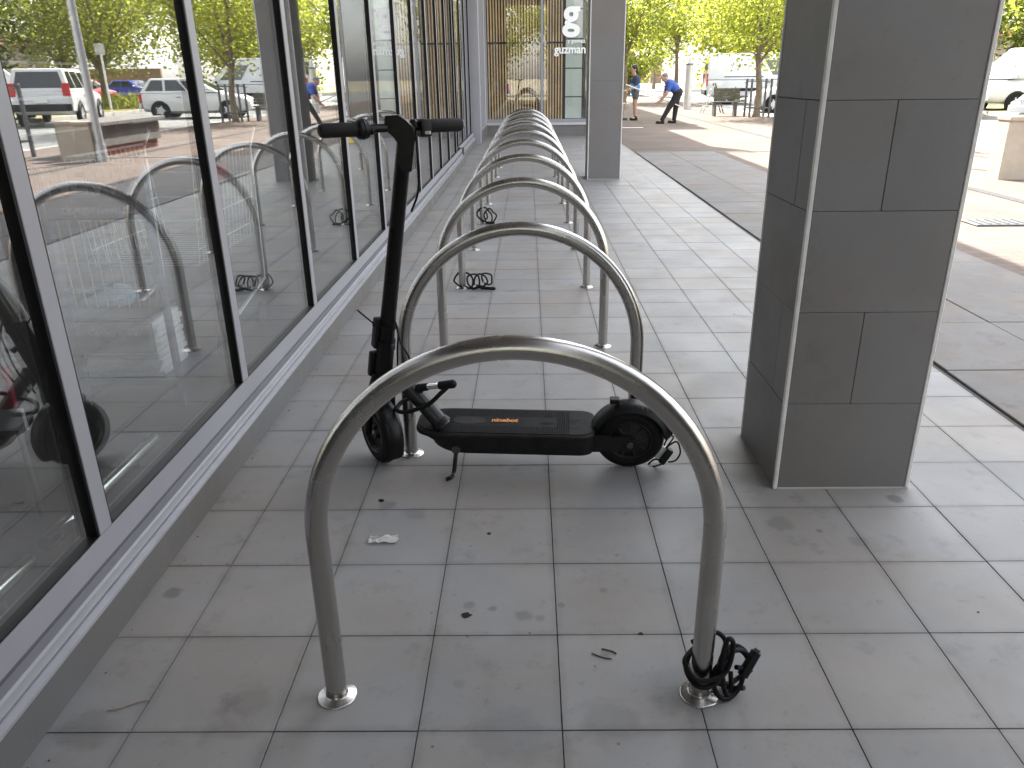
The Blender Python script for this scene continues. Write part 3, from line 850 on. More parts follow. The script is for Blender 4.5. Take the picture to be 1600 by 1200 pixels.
# near hoop right foot
fx, fy = HX + HW, 1.345
rk = random.Random(21)
def ring(cx, cy, cz, r, tilt, az, n=10, a0=0, a1=360, sq=1.0):
    n = 8
    ax = Vector((math.sin(tilt) * math.cos(az), math.sin(tilt) * math.sin(az), math.cos(tilt)))
    u = ax.orthogonal().normalized(); v = ax.cross(u)
    return [Vector((cx, cy, cz)) + (u * math.cos(R(a0 + (a1 - a0) * k / n)) * r * rk.uniform(.75, 1.2) + v * math.sin(R(a0 + (a1 - a0) * k / n)) * r * sq * rk.uniform(.75, 1.15)) for k in range(n + 1)]
def sh(*p): return [(fx + a * .82, fy + b, c * .9) for a, b, c in p]
loopA = sh((-.02, .034, .10), (-.042, -.002, .082), (-.020, -.036, .062), (.028, -.034, .066), (.056, -.005, .10), (.062, .01, .140), (.045, .016, .165), (.022, .036, .15), (-.02, .038, .12))
loopB = sh((-.01, .036, .11), (-.046, .0, .10), (-.022, -.034, .078), (.028, -.034, .080), (.062, -.02, .10), (.072, -.01, .16), (.055, -.012, .172), (.045, -.02, .11), (.060, -.022, .03), (.080, -.01, .012), (.085, .02, .05))
loopC = [(fx + .066 + .040 * math.cos(t * .5), fy + .0 + .016 * math.sin(t * .9), .060 + .052 * math.sin(t * .5)) for t in range(0, 12)]
loopD = [(fx + .076 + .036 * math.cos(t * .5 + .6), fy + .018 + .014 * math.sin(t * .8), .058 + .046 * math.sin(t * .5 + .6)) for t in range(0, 12)]
loopE = [(fx + .058 + .034 * math.cos(t * .55 + 2), fy - .012 + .014 * math.cos(t * .8), .048 + .040 * math.sin(t * .55 + 2)) for t in range(0, 11)]
cable_lock('coiled black cable lock around the right foot of the nearest bike hoop', [loopA, loopB, loopC, loopD, loopE],
           ((fx + .088, fy - .005, .055), (fx + .118, fy + .012, .105)), r=.0056, headr=.0125, loc=(fx + .06, fy, 0))
# third hoop, left foot
fx3, fy3 = HX - HW, 1.345 + 1.194 * 3
s1 = ring(fx3 + .005, fy3 - .005, .055, .055, R(65), R(-80), 12, 0, 360, 1.2)
s2 = ring(fx3 + .075, fy3 - .03, .05, .042, R(75), R(-70), 12, 30, 390, 1.1)
s3 = ring(fx3 + .115, fy3 - .02, .05, .040, R(70), R(-110), 12, 0, 350, 1.2)
s4 = ring(fx3 + .16, fy3 - .01, .06, .038, R(60), R(-60), 12, 0, 350, 1.1)
s5 = [(fx3 + .02, fy3 - .04, .02), (fx3 + .07, fy3 - .06, .012), (fx3 + .12, fy3 - .07, .03), (fx3 + .17, fy3 - .07, .014)]
cable_lock('tangled black cable lock at the left foot of the fourth bike hoop', [s1, s2, s3, s4, s5],
           ((fx3 + .12, fy3 - .07, .018), (fx3 + .21, fy3 - .075, .014)), r=.0058, headr=.011, loc=(fx3 + .1, fy3, 0))
fx5, fy5 = HX - HW, 1.345 + 1.194 * 5
s1 = ring(fx5 + .03, fy5 - .03, .08, .062, R(75), R(-80), 12, 0, 360, 1.25)
s2 = ring(fx5 + .07, fy5 - .03, .075, .058, R(82), R(-100), 12, 0, 360, 1.2)
s3 = ring(fx5 + .0, fy5 - .0, .075, .048, R(70), R(-60), 12, 0, 360, 1.1)
cable_lock('small round coil of black cable lock at the left foot of the sixth bike hoop', [s1, s2, s3],
           ((fx5 + .03, fy5 - .05, .015), (fx5 + .11, fy5 - .05, .015)), r=.007, headr=.013, loc=(fx5 + .03, fy5, 0))

# ================================================================== SCOOTER
Rc = Vector((.338, 2.440, 0)); Fc = Vector((-.528, 2.500, 0))
fwd = (Fc - Rc).normalized()
left0 = Vector((-fwd.y, fwd.x, 0))          # rider's left: towards the camera
LEAN = R(9)
upv = Vector((0, 0, 1)) * math.cos(LEAN) + left0 * math.sin(LEAN)
lfv = left0 * math.cos(LEAN) - Vector((0, 0, 1)) * math.sin(LEAN)
def P(a, l, h): return Rc + fwd * a + lfv * l + upv * h
sco = thing('electric_scooter', 'black electric kick scooter parked between the first two bike hoops', 'scooter', (-.1, 2.45, 0))
WR = .118
def tyre_prof(R0, w):
    out = []
    for k in range(13):
        a = math.pi * (k / 12)
        out.append((R0 - w * .52 + w * .52 * math.sin(a), -w / 2 * math.cos(a)))
    return [(R0 - w * .85, -w * .42)] + out + [(R0 - w * .85, w * .42)]
# rear wheel
rw = MB(); rw.lathe(tyre_prof(WR, .056), P(0, 0, WR), lfv, 48); rw = rw.done('rear_wheel', 'rubber', sco)
b = MB()
b.lathe([(.078, -.024), (.078, .022), (.072, .026), (.066, .020), (.030, .027), (.024, .031), (.0, .031)], P(0, 0, WR), lfv, 40)
b.lathe([(.078, -.024), (.066, -.020), (.030, -.027), (.0, -.029)], P(0, 0, WR), lfv, 40)
b.done('hub_motor', 'dusty', rw)
for k in range(9):
    a = 2 * math.pi * k / 9 + .2
    d = fwd * math.cos(a) + upv * math.sin(a)
    b = MB(); c = P(0, .0245, WR) + d * .048
    mt = Matrix((d, lfv.cross(d), lfv)).transposed()
    b.box(c, (.030, .005, .006), mt, bevel=.001); b.done('hub_rib', 'grey_print', rw)
# swing arms either side
for sgn in (-1, 1):
    pr = [P(.24, sgn * .036, .105), P(.24, sgn * .036, .158), P(.12, sgn * .036, .150), P(.02, sgn * .036, WR + .026)]
    for k in range(7):
        a = math.pi / 2 - math.pi * k / 6
        pr.append(P(.0 - math.cos(a) * .028, sgn * .036, WR + math.sin(a) * .028))
    pr += [P(.06, sgn * .036, WR - .030), P(.14, sgn * .036, .085)]
    b = MB(); b.prism(pr, lfv * (sgn * .014)); arm = b.done('swing_arm', 'dusty', sco, bevel=.004)
    b = MB(); b.cyl(P(0, sgn * .050, WR), P(0, sgn * .058, WR), .012, .011, 6); b.done('axle_nut', 'steel_dark', arm)
# rear mudguard
fr = []
b = MB()
def fender(b, c, ax, f_, u_, r_in, wdt, a0, a1, n=22, thick=.004, curl=.02):
    prof = []
    for k in range(9):
        t = -1 + 2 * k / 8
        prof.append((r_in + (1 - t ** 4) * .012 - (abs(t) ** 6) * curl * .4, t * wdt / 2))
    prof2 = [(r + thick, z * 1.04) for r, z in prof][::-1]
    pr = prof + prof2
    rings = []
    for k in range(n + 1):
        a = a0 + (a1 - a0) * k / n
        d = f_ * math.cos(a) + u_ * math.sin(a)
        rings.append([b.bm.verts.new(c + d * r + ax * z) for r, z in pr])
    m_ = len(pr)
    for k in range(n):
        for i in range(m_):
            j = (i + 1) % m_
            b.bm.faces.new((rings[k][i], rings[k + 1][i], rings[k + 1][j], rings[k][j]))
    b.bm.faces.new(rings[0]); b.bm.faces.new(rings[-1][::-1])
fender(b, P(0, 0, WR), lfv, fwd, upv, WR + .006, .074, R(-2), R(172))
fd = b.done('rear_mudguard', 'plast', sco)
b = MB(); b.box(P(.055, .0, .262), (.032, .030, .018), Matrix((fwd, lfv, upv)).transposed(), bevel=.004); b.done('hook', 'plast', fd)
b = MB(); b.box(P(-.138, 0, .150), (.012, .030, .030), Matrix((fwd, lfv, upv)).transposed(), bevel=.003); b.done('tail_lamp', 'plast', fd)
for q, (a_, l_) in enumerate(((118, .012), (112, .018), (105, .02), (99, .014))):
    d = fwd * math.cos(R(a_)) + upv * math.sin(R(a_))
    b = MB(); b.box(P(0, l_ + .012, WR) + d * (WR + .0215), (.002, .016 + .006 * (q % 2), .002), Matrix((d, lfv, d.cross(lfv))).transposed()); b.done('scuff', 'grey_print', fd, smooth=False)
# deck
def deck_outline(off, h, a0=.120, a1=.722, wd=.083):
    half = []
    for k in range(9):                      # rear corner, tucked in round the mudguard
        t_ = k / 8 * math.pi / 2
        half.append((a0 + .050 * (1 - math.sin(t_)), wd * .66 + wd * .34 * (1 - math.cos(t_))))
    half = [(a0 + .050 * (1 - math.cos(k / 8 * math.pi / 2)), wd * (.60 + .40 * math.sin(k / 8 * math.pi / 2))) for k in range(9)]
    half += [(.30, wd), (.44, wd), (.56, wd)]
    half += [(.600 + (a1 - .600) * math.sin(k / 10 * math.pi / 2), wd * (.30 + .70 * math.cos(k / 10 * math.pi / 2) ** .85)) for k in range(0, 11)]
    full = [(a, -l) for a, l in half] + [(a, l) for a, l in half[::-1]]
    return [P(a + (off if a > .4 else -off * .4), l * (1 + off / wd), h) for a, l in full]
b = MB()
lv = [deck_outline(-.028, .078), deck_outline(-.010, .085), deck_outline(-.003, .110), deck_outline(-.006, .146), deck_outline(.002, .151), deck_outline(.003, .163), deck_outline(.000, .167), deck_outline(-.004, .1685)]
rg = [[b.bm.verts.new(p) for p in L_] for L_ in lv]
ND = len(lv[0])
for i, row in enumerate(rg[:3]):            # the belly sweeps up to the nose
    for v_, p_ in zip(row, lv[i]):
        a_ = (p_ - Rc).dot(fwd)
        f_ = max(0.0, (a_ - .56) / .16)
        v_.co += upv * (.034 * min(f_, 1) ** 1.5) * (1 - i * .25) - fwd * (.045 * min(f_, 1))
for i in range(len(rg) - 1):
    for k in range(ND):
        b.bm.faces.new((rg[i][k], rg[i][(k + 1) % ND], rg[i + 1][(k + 1) % ND], rg[i + 1][k]))
b.bm.faces.new(rg[0][::-1]); b.bm.faces.new(rg[-1])
deck = b.done('deck', 'dusty', sco, ang=.5)
b = MB(); b.prism(deck_outline(-.009, .1688), upv * .0022); b.done('foot_mat', 'rubber', deck, smooth=False)
# raised grip dots of the mat: two bands either side of the smooth centre
b = MB()
for i in range(62):
    for j in range(-9, 10):
        a = .205 + i * .0076; l = j * .0078 + (.0039 if i % 2 else 0)
        lim = .070 if a < .60 else .070 * (1 - (a - .60) / .16)
        if abs(l) > lim: continue
        if abs(l) < .030 and .25 < a < .60: continue
        c = P(a, l, .1712)
        r_ = .0027
        top = [c + fwd * (r_ * math.cos(q * math.pi / 3)) + lfv * (r_ * math.sin(q * math.pi / 3)) + upv * .0009 for q in range(6)]
        bot = [c + fwd * (r_ * 1.25 * math.cos(q * math.pi / 3)) + lfv * (r_ * 1.25 * math.sin(q * math.pi / 3)) for q in range(6)]
        tv = [b.bm.verts.new(x) for x in top]; bv = [b.bm.verts.new(x) for x in bot]
        b.bm.faces.new(tv)
        for q in range(6):
            b.bm.faces.new((bv[q], bv[(q + 1) % 6], tv[(q + 1) % 6], tv[q]))
o = b.done('grip_dots', 'grip', deck, smooth=False); o['kind'] = 'stuff'
rs_ = random.Random(12)
for k in range(7):
    a_, l_ = rs_.uniform(.17, .40), rs_.uniform(-.028, .030)
    n_ = 12; ph = rs_.uniform(0, 6)
    ptsw = [P(a_ + .026 * rs_.uniform(.5, 1.2) * math.cos(2 * math.pi * q / n_ + ph), l_ + .009 * rs_.uniform(.4, 1.2) * math.sin(2 * math.pi * q / n_ + ph), .1711) for q in range(n_)]
    b = MB(); b.prism(ptsw, upv * .0003); b.done('worn_patch', 'worn', deck, smooth=False)
pad = []
for k in range(24):
    a = 2 * math.pi * k / 24
    pad.append(P(.548 + math.cos(a) * .055 * (1 if math.cos(a) > 0 else 1.1), math.sin(a) * .024, .1712))
b = MB(); b.prism(pad, upv * .0006); b.done('smooth_pad', 'grey_print', deck, smooth=False)
text_mesh('lettering', 'ninebot', .029, 'orange', deck, P(.470, .006, .1722), -fwd, -lfv, .0004, bold=.0009, shear=.12)
# kickstand
kf = Vector((-.272, 2.337, .008))
b = MB()
k0 = P(.585, .075, .098)
b.tube(bez([k0, k0.lerp(kf, .35) + Vector((.004, .0, 0)), k0.lerp(kf, .8) + Vector((.008, .012, -.004)), kf + Vector((.006, .0, .004)), kf + Vector((-.012, -.010, .0))], 6), .0075, 10)
ks = b.done('kickstand', 'black', sco)
b = MB(); b.cyl(P(.585, .055, .104), P(.585, .088, .104), .014, None, 14); b.done('pivot', 'steel_dark', ks)
# down tube (neck)
n0 = Vector((-.300, 2.418, .172)); n1 = Vector((-.452, 2.452, .352))
dn = (n1 - n0).normalized()
b = MB(); b.cyl(n0 - dn * .01, n1, .0275, .030, 24); nk = b.done('down_tube', 'gunmetal', sco)
b = MB(); b.cyl(n0 - dn * .004, n0 + dn * .016, .034, .030, 24); b.done('weld_collar', 'dusty', nk)
# steering axis
S0 = Vector((-.500, 2.462, .300)); S1 = Vector((-.350, 2.318, 1.085))
ax = (S1 - S0).normalized()
def S(t): return S0 + ax * t
hd2 = Vector((-.56, .83, 0)).normalized()            # heading of the turned front wheel
nl = Vector((-hd2.y, hd2.x, 0))                      # rider's left of the turned bar
nl = (nl - ax * nl.dot(ax)).normalized()
hd = ax.cross(nl) * -1
if hd.dot(hd2) < 0: hd = -hd
b = MB(); b.tube([S(.17), S(.30), S(.60), S(.82)], [.0265, .0245, .0225, .0225], 24); st = b.done('stem', 'black', sco)
b = MB()
b.cyl(S(-.02), S(.16), .032, .029, 24); b.cyl(S(.155), S(.175), .031, None, 24); b.cyl(S(.22), S(.235), .029, None, 24)
hub = b.done('steering_head', 'plast', sco)
fr = Matrix((hd, nl, ax)).transposed()
b = MB(); b.box(S(.20) - Vector((.030, .004, 0)), (.030, .026, .105), fr, bevel=.005, seg=2); b.done('fold_latch', 'plast', hub)
b = MB(); b.box(S(.085) - Vector((.034, .004, 0)), (.020, .032, .090), fr, bevel=.005, seg=2); b.done('latch_plate', 'plast', hub)
b = MB(); b.box(S(.155) + Vector((.026, -.024, 0)), (.022, .012, .018), fr, bevel=.002); b.done('latch_button', 'steel_dark', hub)
b = MB(); b.tube([S(.225) + Vector((-.030, -.01, 0)), S(.245) + Vector((-.06, -.01, .006)), S(.275) + Vector((-.098, -.01, .010))], .003, 6); b.cyl(S(.218) + Vector((-.026, -.01, 0)), S(.232) + Vector((-.044, -.01, .004)), .007, None, 8)
b.done('cable_tie', 'plast', hub)
# front wheel
fc = Fc + Vector((0, 0, 1)) * (WR * math.cos(LEAN)) + left0 * (WR * math.sin(LEAN) * .5)
wax = (nl - Vector((0, 0, 1)) * .07).normalized()
fwu = (Vector((0, 0, 1)) - wax * wax.z).normalized(); fwf = fwu.cross(wax); 
if fwf.dot(hd2) < 0: fwf = -fwf
fw_ = MB(); fw_.lathe(tyre_prof(WR, .058), fc, wax, 48); fw_ = fw_.done('front_wheel', 'rubber', sco)
b = MB(); b.lathe([(.072, -.026), (.075, .022), (.070, .026), (.064, .012), (.030, .008), (.022, .024), (.0, .024)], fc, wax, 36)
b.lathe([(.072, -.026), (.064, -.012), (.030, -.008), (.0, -.02)], fc, wax, 36); b.done('rim', 'plast', fw_)
b = MB(); b.lathe([(.0715, .0255), (.0735, .0275), (.0755, .0255)], fc, wax, 40); b.done('rim_edge', 'steel_dark', fw_)
b = MB(); b.cyl(fc + wax * .024, fc + wax * .034, .009, .007, 8); b.done('axle_nut', 'galv', fw_)
# fork
for sgn in (-1, 1):
    c0 = S(-.01) + nl * (sgn * .030); c1 = fc + wax * (sgn * .042)
    b = MB(); b.tube([S(.05) + nl * (sgn * .022), c0, c0.lerp(c1, .5) + nl * (sgn * .006), c1], [.016, .017, .014, .013], 12); b.done('fork_leg', 'black', sco)
b = MB(); b.cyl(S(-.045), S(.0), .036, .034, 20); b.done('fork_crown', 'plast', sco)
b = MB(); fender(b, fc, wax, fwf, fwu, WR + .008, .070, R(70), R(205)); b.done('front_mudguard', 'black', sco)
# handlebar and head
HC = Vector((-.372, 2.310, 1.128))
bn = nl.copy(); bn.z = 0; bn.normalize()
def px_at(x, y, Y):
    d = (R2 * ((x - 819.86) / 1224.1) + U2 * ((618.1 - y) / 1224.1) + Fw)
    return Vector((0, 0, H_CAM)) + d * (Y / d.y)
b = MB(); b.cyl(HC + bn * .135, HC - bn * .115, .0115, None, 16); hb = b.done('handlebar', 'black', sco)
for sgn, l0, l1 in ((1, .112, .222), (-1, .105, .215)):
    b = MB()
    b.tube([HC + bn * (sgn * l0), HC + bn * (sgn * (l0 + .004)), HC + bn * (sgn * (l1 - .012)), HC + bn * (sgn * (l1 - .003)), HC + bn * (sgn * l1)], [.0185, .0190, .0190, .0165, .012], 20)
    b.done('grip', 'grip', sco)
b = MB(); b.lathe([(.012, -.018), (.024, -.018), (.027, -.010), (.0265, .008), (.022, .014), (.012, .016)], HC + bn * .102, bn, 24)
bl = b.done('bell_ring', 'plast', sco)
b = MB(); b.lathe([(.0272, -.006), (.0285, -.003), (.0272, 0)], HC + bn * .102, bn, 24); b.done('ring_rib', 'plast', bl)
b = MB(); b.tube([HC + bn * .085 + Vector((0, 0, -.004)), HC + bn * .07 + Vector((0, -.01, -.008)), HC + bn * .06], .009, 10); b.done('brake_clamp', 'plast', sco)
b = MB(); b.box(HC - bn * .088 + Vector((0, -.004, -.004)), (.034, .046, .048), Matrix((bn, Vector((0, 0, 1)).cross(bn), Vector((0, 0, 1)))).transposed(), bevel=.006, seg=2)
th = b.done('throttle', 'plast', sco)
b = MB(); b.box(HC - bn * .092 + Vector((.010, -.026, -.016)), (.020, .006, .010), None, bevel=.002); b.done('thumb_lever', 'galv', th)
b = MB(); b.box(HC - bn * .058 + Vector((0, -.006, .010)), (.022, .024, .020), None, bevel=.005); b.done('cable_bundle', 'plast', th)
YH = 2.285
prof = [(601, 181), (622, 180), (634, 188), (645, 199), (649, 214), (646, 240), (643, 268), (632, 270), (626, 262), (620.5, 254), (619.5, 244), (623, 236), (621.5, 224), (614, 214), (604, 205), (600, 196)]
b = MB(); b.prism([px_at(x, y, YH) for x, y in prof], (0, .050, 0)); head = b.done('stem_head', 'black', sco, bevel=.006)
dv = (px_at(634, 188, YH) - px_at(601, 181, YH)).normalized()
b = MB(); b.prism([px_at(604, 180.5, YH + .006), px_at(620, 179.5, YH + .006), px_at(632, 186, YH + .006), px_at(632, 187.5, YH + .006), px_at(620, 181, YH + .006), px_at(604, 182, YH + .006)], (0, .038, 0)); b.done('display', 'car_glass', head, smooth=False)
# cables
b = MB()
c_ = [px_at(650, 205, 2.30), px_at(652, 238, 2.285), px_at(655, 275, 2.30), px_at(652, 305, 2.32), px_at(643, 330, 2.34)]
b.tube(bez(c_, 8), .0034, 8); b.done('brake_cable', 'rubber', sco)
b = MB()
b.tube(bez([px_at(616, 500, 2.405), px_at(622, 518, 2.40), px_at(621, 545, 2.40), px_at(621, 575, 2.41), px_at(616, 610, 2.44)], 8), .0032, 8)
b.tube(bez([px_at(618, 503, 2.405), px_at(626, 535, 2.39), px_at(640, 562, 2.40), px_at(640, 600, 2.44)], 8), .0032, 8)
b.done('brake_cable', 'rubber', sco)

# cable lock wrapped round the down tube
cl = thing('cable_lock', 'black cable lock with silver barrel looped round the scooter down tube', 'lock', (-.32, 2.39, .3), 'black cable locks')
q0 = px_at(654, 606, 2.37); q1 = px_at(707, 600, 2.33)
d = (q1 - q0)
b = MB(); b.cyl(q0 + d * .22, q0 + d * .66, .0095, None, 16); br = b.done('lock_barrel', 'chrome', cl)
b = MB(); b.cyl(q0, q0 + d * .27, .0135, .0125, 14); b.ball(q0, (.013,) * 3, None, 10); b.done('end_sleeve', 'rubber', br)
b = MB(); b.cyl(q0 + d * .62, q1, .0135, .0145, 14); b.ball(q1, (.0145,) * 3, None, 12); b.done('end_sleeve', 'rubber', br)
b = MB(); b.tube(bez([px_at(700, 604, 2.335), px_at(688, 615, 2.33), px_at(672, 630, 2.345), px_at(652, 639, 2.37), px_at(632, 644, 2.385), px_at(620, 640, 2.42), px_at(628, 628, 2.46), px_at(645, 620, 2.48), px_at(658, 612, 2.44), px_at(655, 607, 2.37)], 8), .0075, 10)
b.done('cable', 'rubber', cl)

# lock box hanging behind the rear wheel
bx = thing('chain_lock', 'small black lock box with thin loops lying behind the scooter rear wheel', 'lock', (.50, 2.43, 0))
bc = px_at(1040, 712, 2.42)
b = MB(); b.box(bc, (.022, .030, .060), Matrix.Rotation(R(32), 3, 'Y'), bevel=.004, seg=2); b.done('lock_body', 'plast', bx)
b = MB(); b.box(px_at(1030, 705, 2.43), (.030, .022, .050), Matrix.Rotation(R(34), 3, 'Y'), bevel=.003); b.done('grey_sleeve', 'galv', bx)
b = MB()
b.tube(bez([px_at(1040, 700, 2.42), px_at(1057, 690, 2.42), px_at(1063, 706, 2.41), px_at(1056, 719, 2.41), px_at(1044, 722, 2.42)], 8), .0032, 8)
b.tube(bez([px_at(1042, 698, 2.43), px_at(1052, 684, 2.43), px_at(1047, 681, 2.44), px_at(1040, 690, 2.44), px_at(1036, 702, 2.43)], 8), .0028, 8)
b.tube(bez([px_at(1037, 724, 2.41), px_at(1025, 728, 2.42), px_at(1012, 728, 2.44), px_at(1022, 718, 2.44), px_at(1034, 720, 2.42)], 8), .003, 8)
b.done('thin_cable', 'rubber', bx)

# ================================================================== SMALL LITTER ON THE TILES
b = MB()
rr = random.Random(5)
pts = []
for i in range(9):
    for j in range(5):
        pts.append((-.475 + i * .0105 + rr.uniform(-.003, .003), 1.947 + j * .009 + rr.uniform(-.003, .003), .002 + abs(rr.gauss(0, .003)) + .004 * math.sin(i * .9 + j) ** 2))
vv = [b.bm.verts.new(p) for p in pts]
for i in range(8):
    for j in range(4):
        b.bm.faces.new((vv[i * 5 + j], vv[(i + 1) * 5 + j], vv[(i + 1) * 5 + j + 1], vv[i * 5 + j + 1]))
bmesh.ops.solidify(b.bm, geom=b.bm.faces[:], thickness=.0008)
tag(b.done('paper_scrap', 'paper', smooth=False), 'crumpled white paper scrap on the tiles left of the nearest hoop', 'litter')
def twig(label, pts, r, m='twig'):
    b = MB(); b.tube(bez([(x, y, r + .001) for x, y in pts], 4), [r] * (4 * (len(pts) - 1) + 1), 6)
    return tag(b.done('twig', m), label, 'twig')
twig('dry forked twig on the tiles at the lower left', [(-.915, 1.302), (-.89, 1.308), (-.86, 1.325), (-.835, 1.332)], .0013)
twig('thin reddish stem on the tile left of the nearest lock', [(.14, 1.475), (.165, 1.46), (.185, 1.455)], .0016, 'redleaf')
twig('short reddish stem beside the thin reddish one on the tile', [(.165, 1.49), (.19, 1.48), (.197, 1.472)], .0018, 'redleaf')
def gum(label, x, y, r, seed):
    b = MB(); r2 = random.Random(seed)
    ringp = [(x + r * (1 + r2.uniform(-.3, .3)) * math.cos(k * math.pi / 5), y + r * .8 * (1 + r2.uniform(-.3, .3)) * math.sin(k * math.pi / 5), .0006) for k in range(10)]
    b.prism(ringp, (0, 0, .0016))
    return tag(b.done('gum_spot', 'rubber', smooth=False), label, 'spot')
gum('black spot on the tile between paper scrap and kickstand', -.125, 2.0, .006, 1)
gum('dark oblong speck near the middle of the tiles', -.165, 1.62, .012, 2)
gum('black speck on a tile joint left of the nearest lock', .265, 1.545, .006, 3)
gum('dark crumb by the wall tiles in front of the scooter wheel', -.48, 2.20, .010, 4)

b = MB(); rg_ = random.Random(77)
for k in range(90):
    if k < 50: x_, y_ = -1.005 + abs(rg_.gauss(0, .02)), rg_.uniform(1.0, 7.0)
    elif k < 75: x_, y_ = rg_.uniform(-.95, 1.8), 1.2434 + .3 * rg_.randint(0, 14) + rg_.gauss(0, .006)
    else: x_, y_ = rg_.uniform(-.9, 1.8), rg_.uniform(1.1, 4.5)
    r_ = rg_.uniform(.001, .0027)
    b.ball((x_, y_, .0012), (r_ * rg_.uniform(.8, 2), r_, r_ * .45), Matrix.Rotation(rg_.uniform(0, 3), 3, 'Z'), 6)
tag(b.done('grit', 'redleaf', smooth=False), 'fine grit and leaf crumbs scattered over tiles and along the wall', 'grit', kind='stuff')

# ================================================================== INSIDE THE SHOP WINDOW
# bumper rails
def bumper(label, y0, y1, x=-1.135, z=.255):
    t = thing('bumper_rail', label, 'rail', (x, (y0 + y1) / 2, 0), 'steel bumper rails inside the window')
    b = MB(); b.tube([(x, y0, z), (x, y1 - .01, z), (x, y1, z)], [.019, .019, .015], 16); b.done('rail', 'chrome', t)
    for yy in (y0 + .1, y1 - .1):
        b = MB(); b.cyl((x - .02, yy, 0), (x - .02, yy, z), .012, None, 12); b.done('post', 'steel_dark', t)
bumper('polished bumper rail inside the nearest window pane', .55, 1.50)
bumper('polished bumper rail inside the second window pane', 1.56, 2.14)
# news stand
ns = thing('news_stand', 'wire newspaper stand with navy header inside the window', 'stand', (-1.63, 3.0, 0))
YN = 3.0
b = MB(); b.box2((-1.83, YN, .765), (-1.455, YN + .03, .975), bevel=.012, seg=2); hdr = b.done('header_board', 'navysign', ns)
text_mesh('lettering', 'NEWS', .135, 'sign_white', hdr, (-1.815, YN - .003, .868), (1, 0, 0), (0, 0, 1), .001, bold=.005, sx=.95)
text_mesh('lettering', 'citynews.com.au', .046, 'sign_white', hdr, (-1.765, YN - .003, .792), (1, 0, 0), (0, 0, 1), .001, bold=.0012, sx=.9)
for x in (-1.84, -1.445):
    b = MB(); b.box2((x - .010, YN - .002, 0), (x + .010, YN + .028, 1.0)); b.done('post', 'navysign', ns, smooth=False)
b = MB(); b.box2((-1.85, YN - .02, .10), (-1.435, YN + .34, .125)); b.done('shelf', 'navysign', ns, smooth=False)
for k in range(9):
    x = -1.80 + k * .042
    b = MB(); b.cyl((x, YN + .01, .42), (x, YN + .01, .785), .0028, None, 6); b.done('wire', 'wire', ns)
for z in (.50, .60, .70):
    b = MB(); b.cyl((-1.84, YN + .008, z), (-1.445, YN + .008, z), .0028, None, 6); b.done('wire', 'wire', ns)
npp = thing('newspaper_stack', 'stack of newspapers with a dark front page on the stand', 'newspapers', (-1.64, 3.15, .125))
for k in range(9):
    b = MB(); b.box((-1.66 + rnd.uniform(-.008, .008), YN + .13 + rnd.uniform(-.008, .008), .14 + k * .026), (.31, .26, .022), rnd.uniform(-.02, .02), bevel=.004)
    b.done('newspaper', 'newsprint', npp)
b = MB(); b.box((-1.66, YN + .13, .378), (.31, .26, .006)); b.done('front_page', 'newsdark', npp, smooth=False)
b = MB(); b.box((-1.66, YN - .012, .30), (.31, .008, .12)); fp = b.done('front_page', 'newsdark', npp, smooth=False)
text_mesh('lettering', 'Canberra Day', .038, 'sign_white', fp, (-1.765, YN - .018, .315), (1, 0, 0), (0, 0, 1), .0008, shear=.2)
bg_ = MB(); bg_.ball((-1.74, YN + .16, .43), (.11, .09, .05), None, 14)
for v in bg_.bm.verts:
    v.co += Vector((rnd.uniform(-.008, .008), rnd.uniform(-.008, .008), rnd.uniform(-.008, .008)))
tag(bg_.done('plastic_bag', 'newsblue', ang=.3), 'pale blue plastic bag lying on top of the newspapers', 'bag')
# wire basket trolley to the right of the stand
tr = thing('shopping_trolley', 'wire shopping trolley parked inside the window right of the stand', 'trolley', (-1.7, 3.9, 0))
x0, x1, y0, y1, zb, zt = -2.0, -1.45, 3.50, 4.25, .48, .95
for k in range(16):
    y = y0 + (y1 - y0) * k / 15
    b = MB(); b.tube([(x1, y, zt), (x1 - .04, y, zb), (x0 + .04, y, zb), (x0, y, zt)], .0025, 6); b.done('wire', 'wire', tr)
for z in (.55, .68, .81, .95):
    f_ = (z - zb) / (zt - zb)
    xa, xb = x0 + .04 * (1 - f_), x1 - .04 * (1 - f_)
    b = MB(); b.tube([(xb, y0, z), (xb, y1, z), (xa, y1, z), (xa, y0, z)], .003 if z < .9 else .006, 6, closed=True); b.done('wire_hoop', 'wire', tr)
b = MB(); b.cyl((x0, y1 + .10, 1.02), (x1, y1 + .10, 1.02), .014, None, 12); b.done('handle', 'signred', tr)
for x in (x0, x1):
    b = MB(); b.tube([(x, y1 + .10, 1.02), (x, y1, .93), (x, y1 - .05, .25), (x, y0 + .05, .14)], .010, 8); b.done('frame_tube', 'wire', tr)
for x in (x0 + .02, x1 - .02):
    for y in (y0 + .08, y1 - .08):
        b = MB(); b.lathe([(0, -.014), (.055, -.014), (.062, -.008), (.062, .008), (.055, .014), (0, .014)], (x, y, .063), (1, 0, 0), 18); b.done('castor', 'rubber', tr)
b = MB(); b.box((x1 + .006, 3.80, .86), (.006, .16, .07)); b.done('price_card', 'signred', tr, smooth=False)
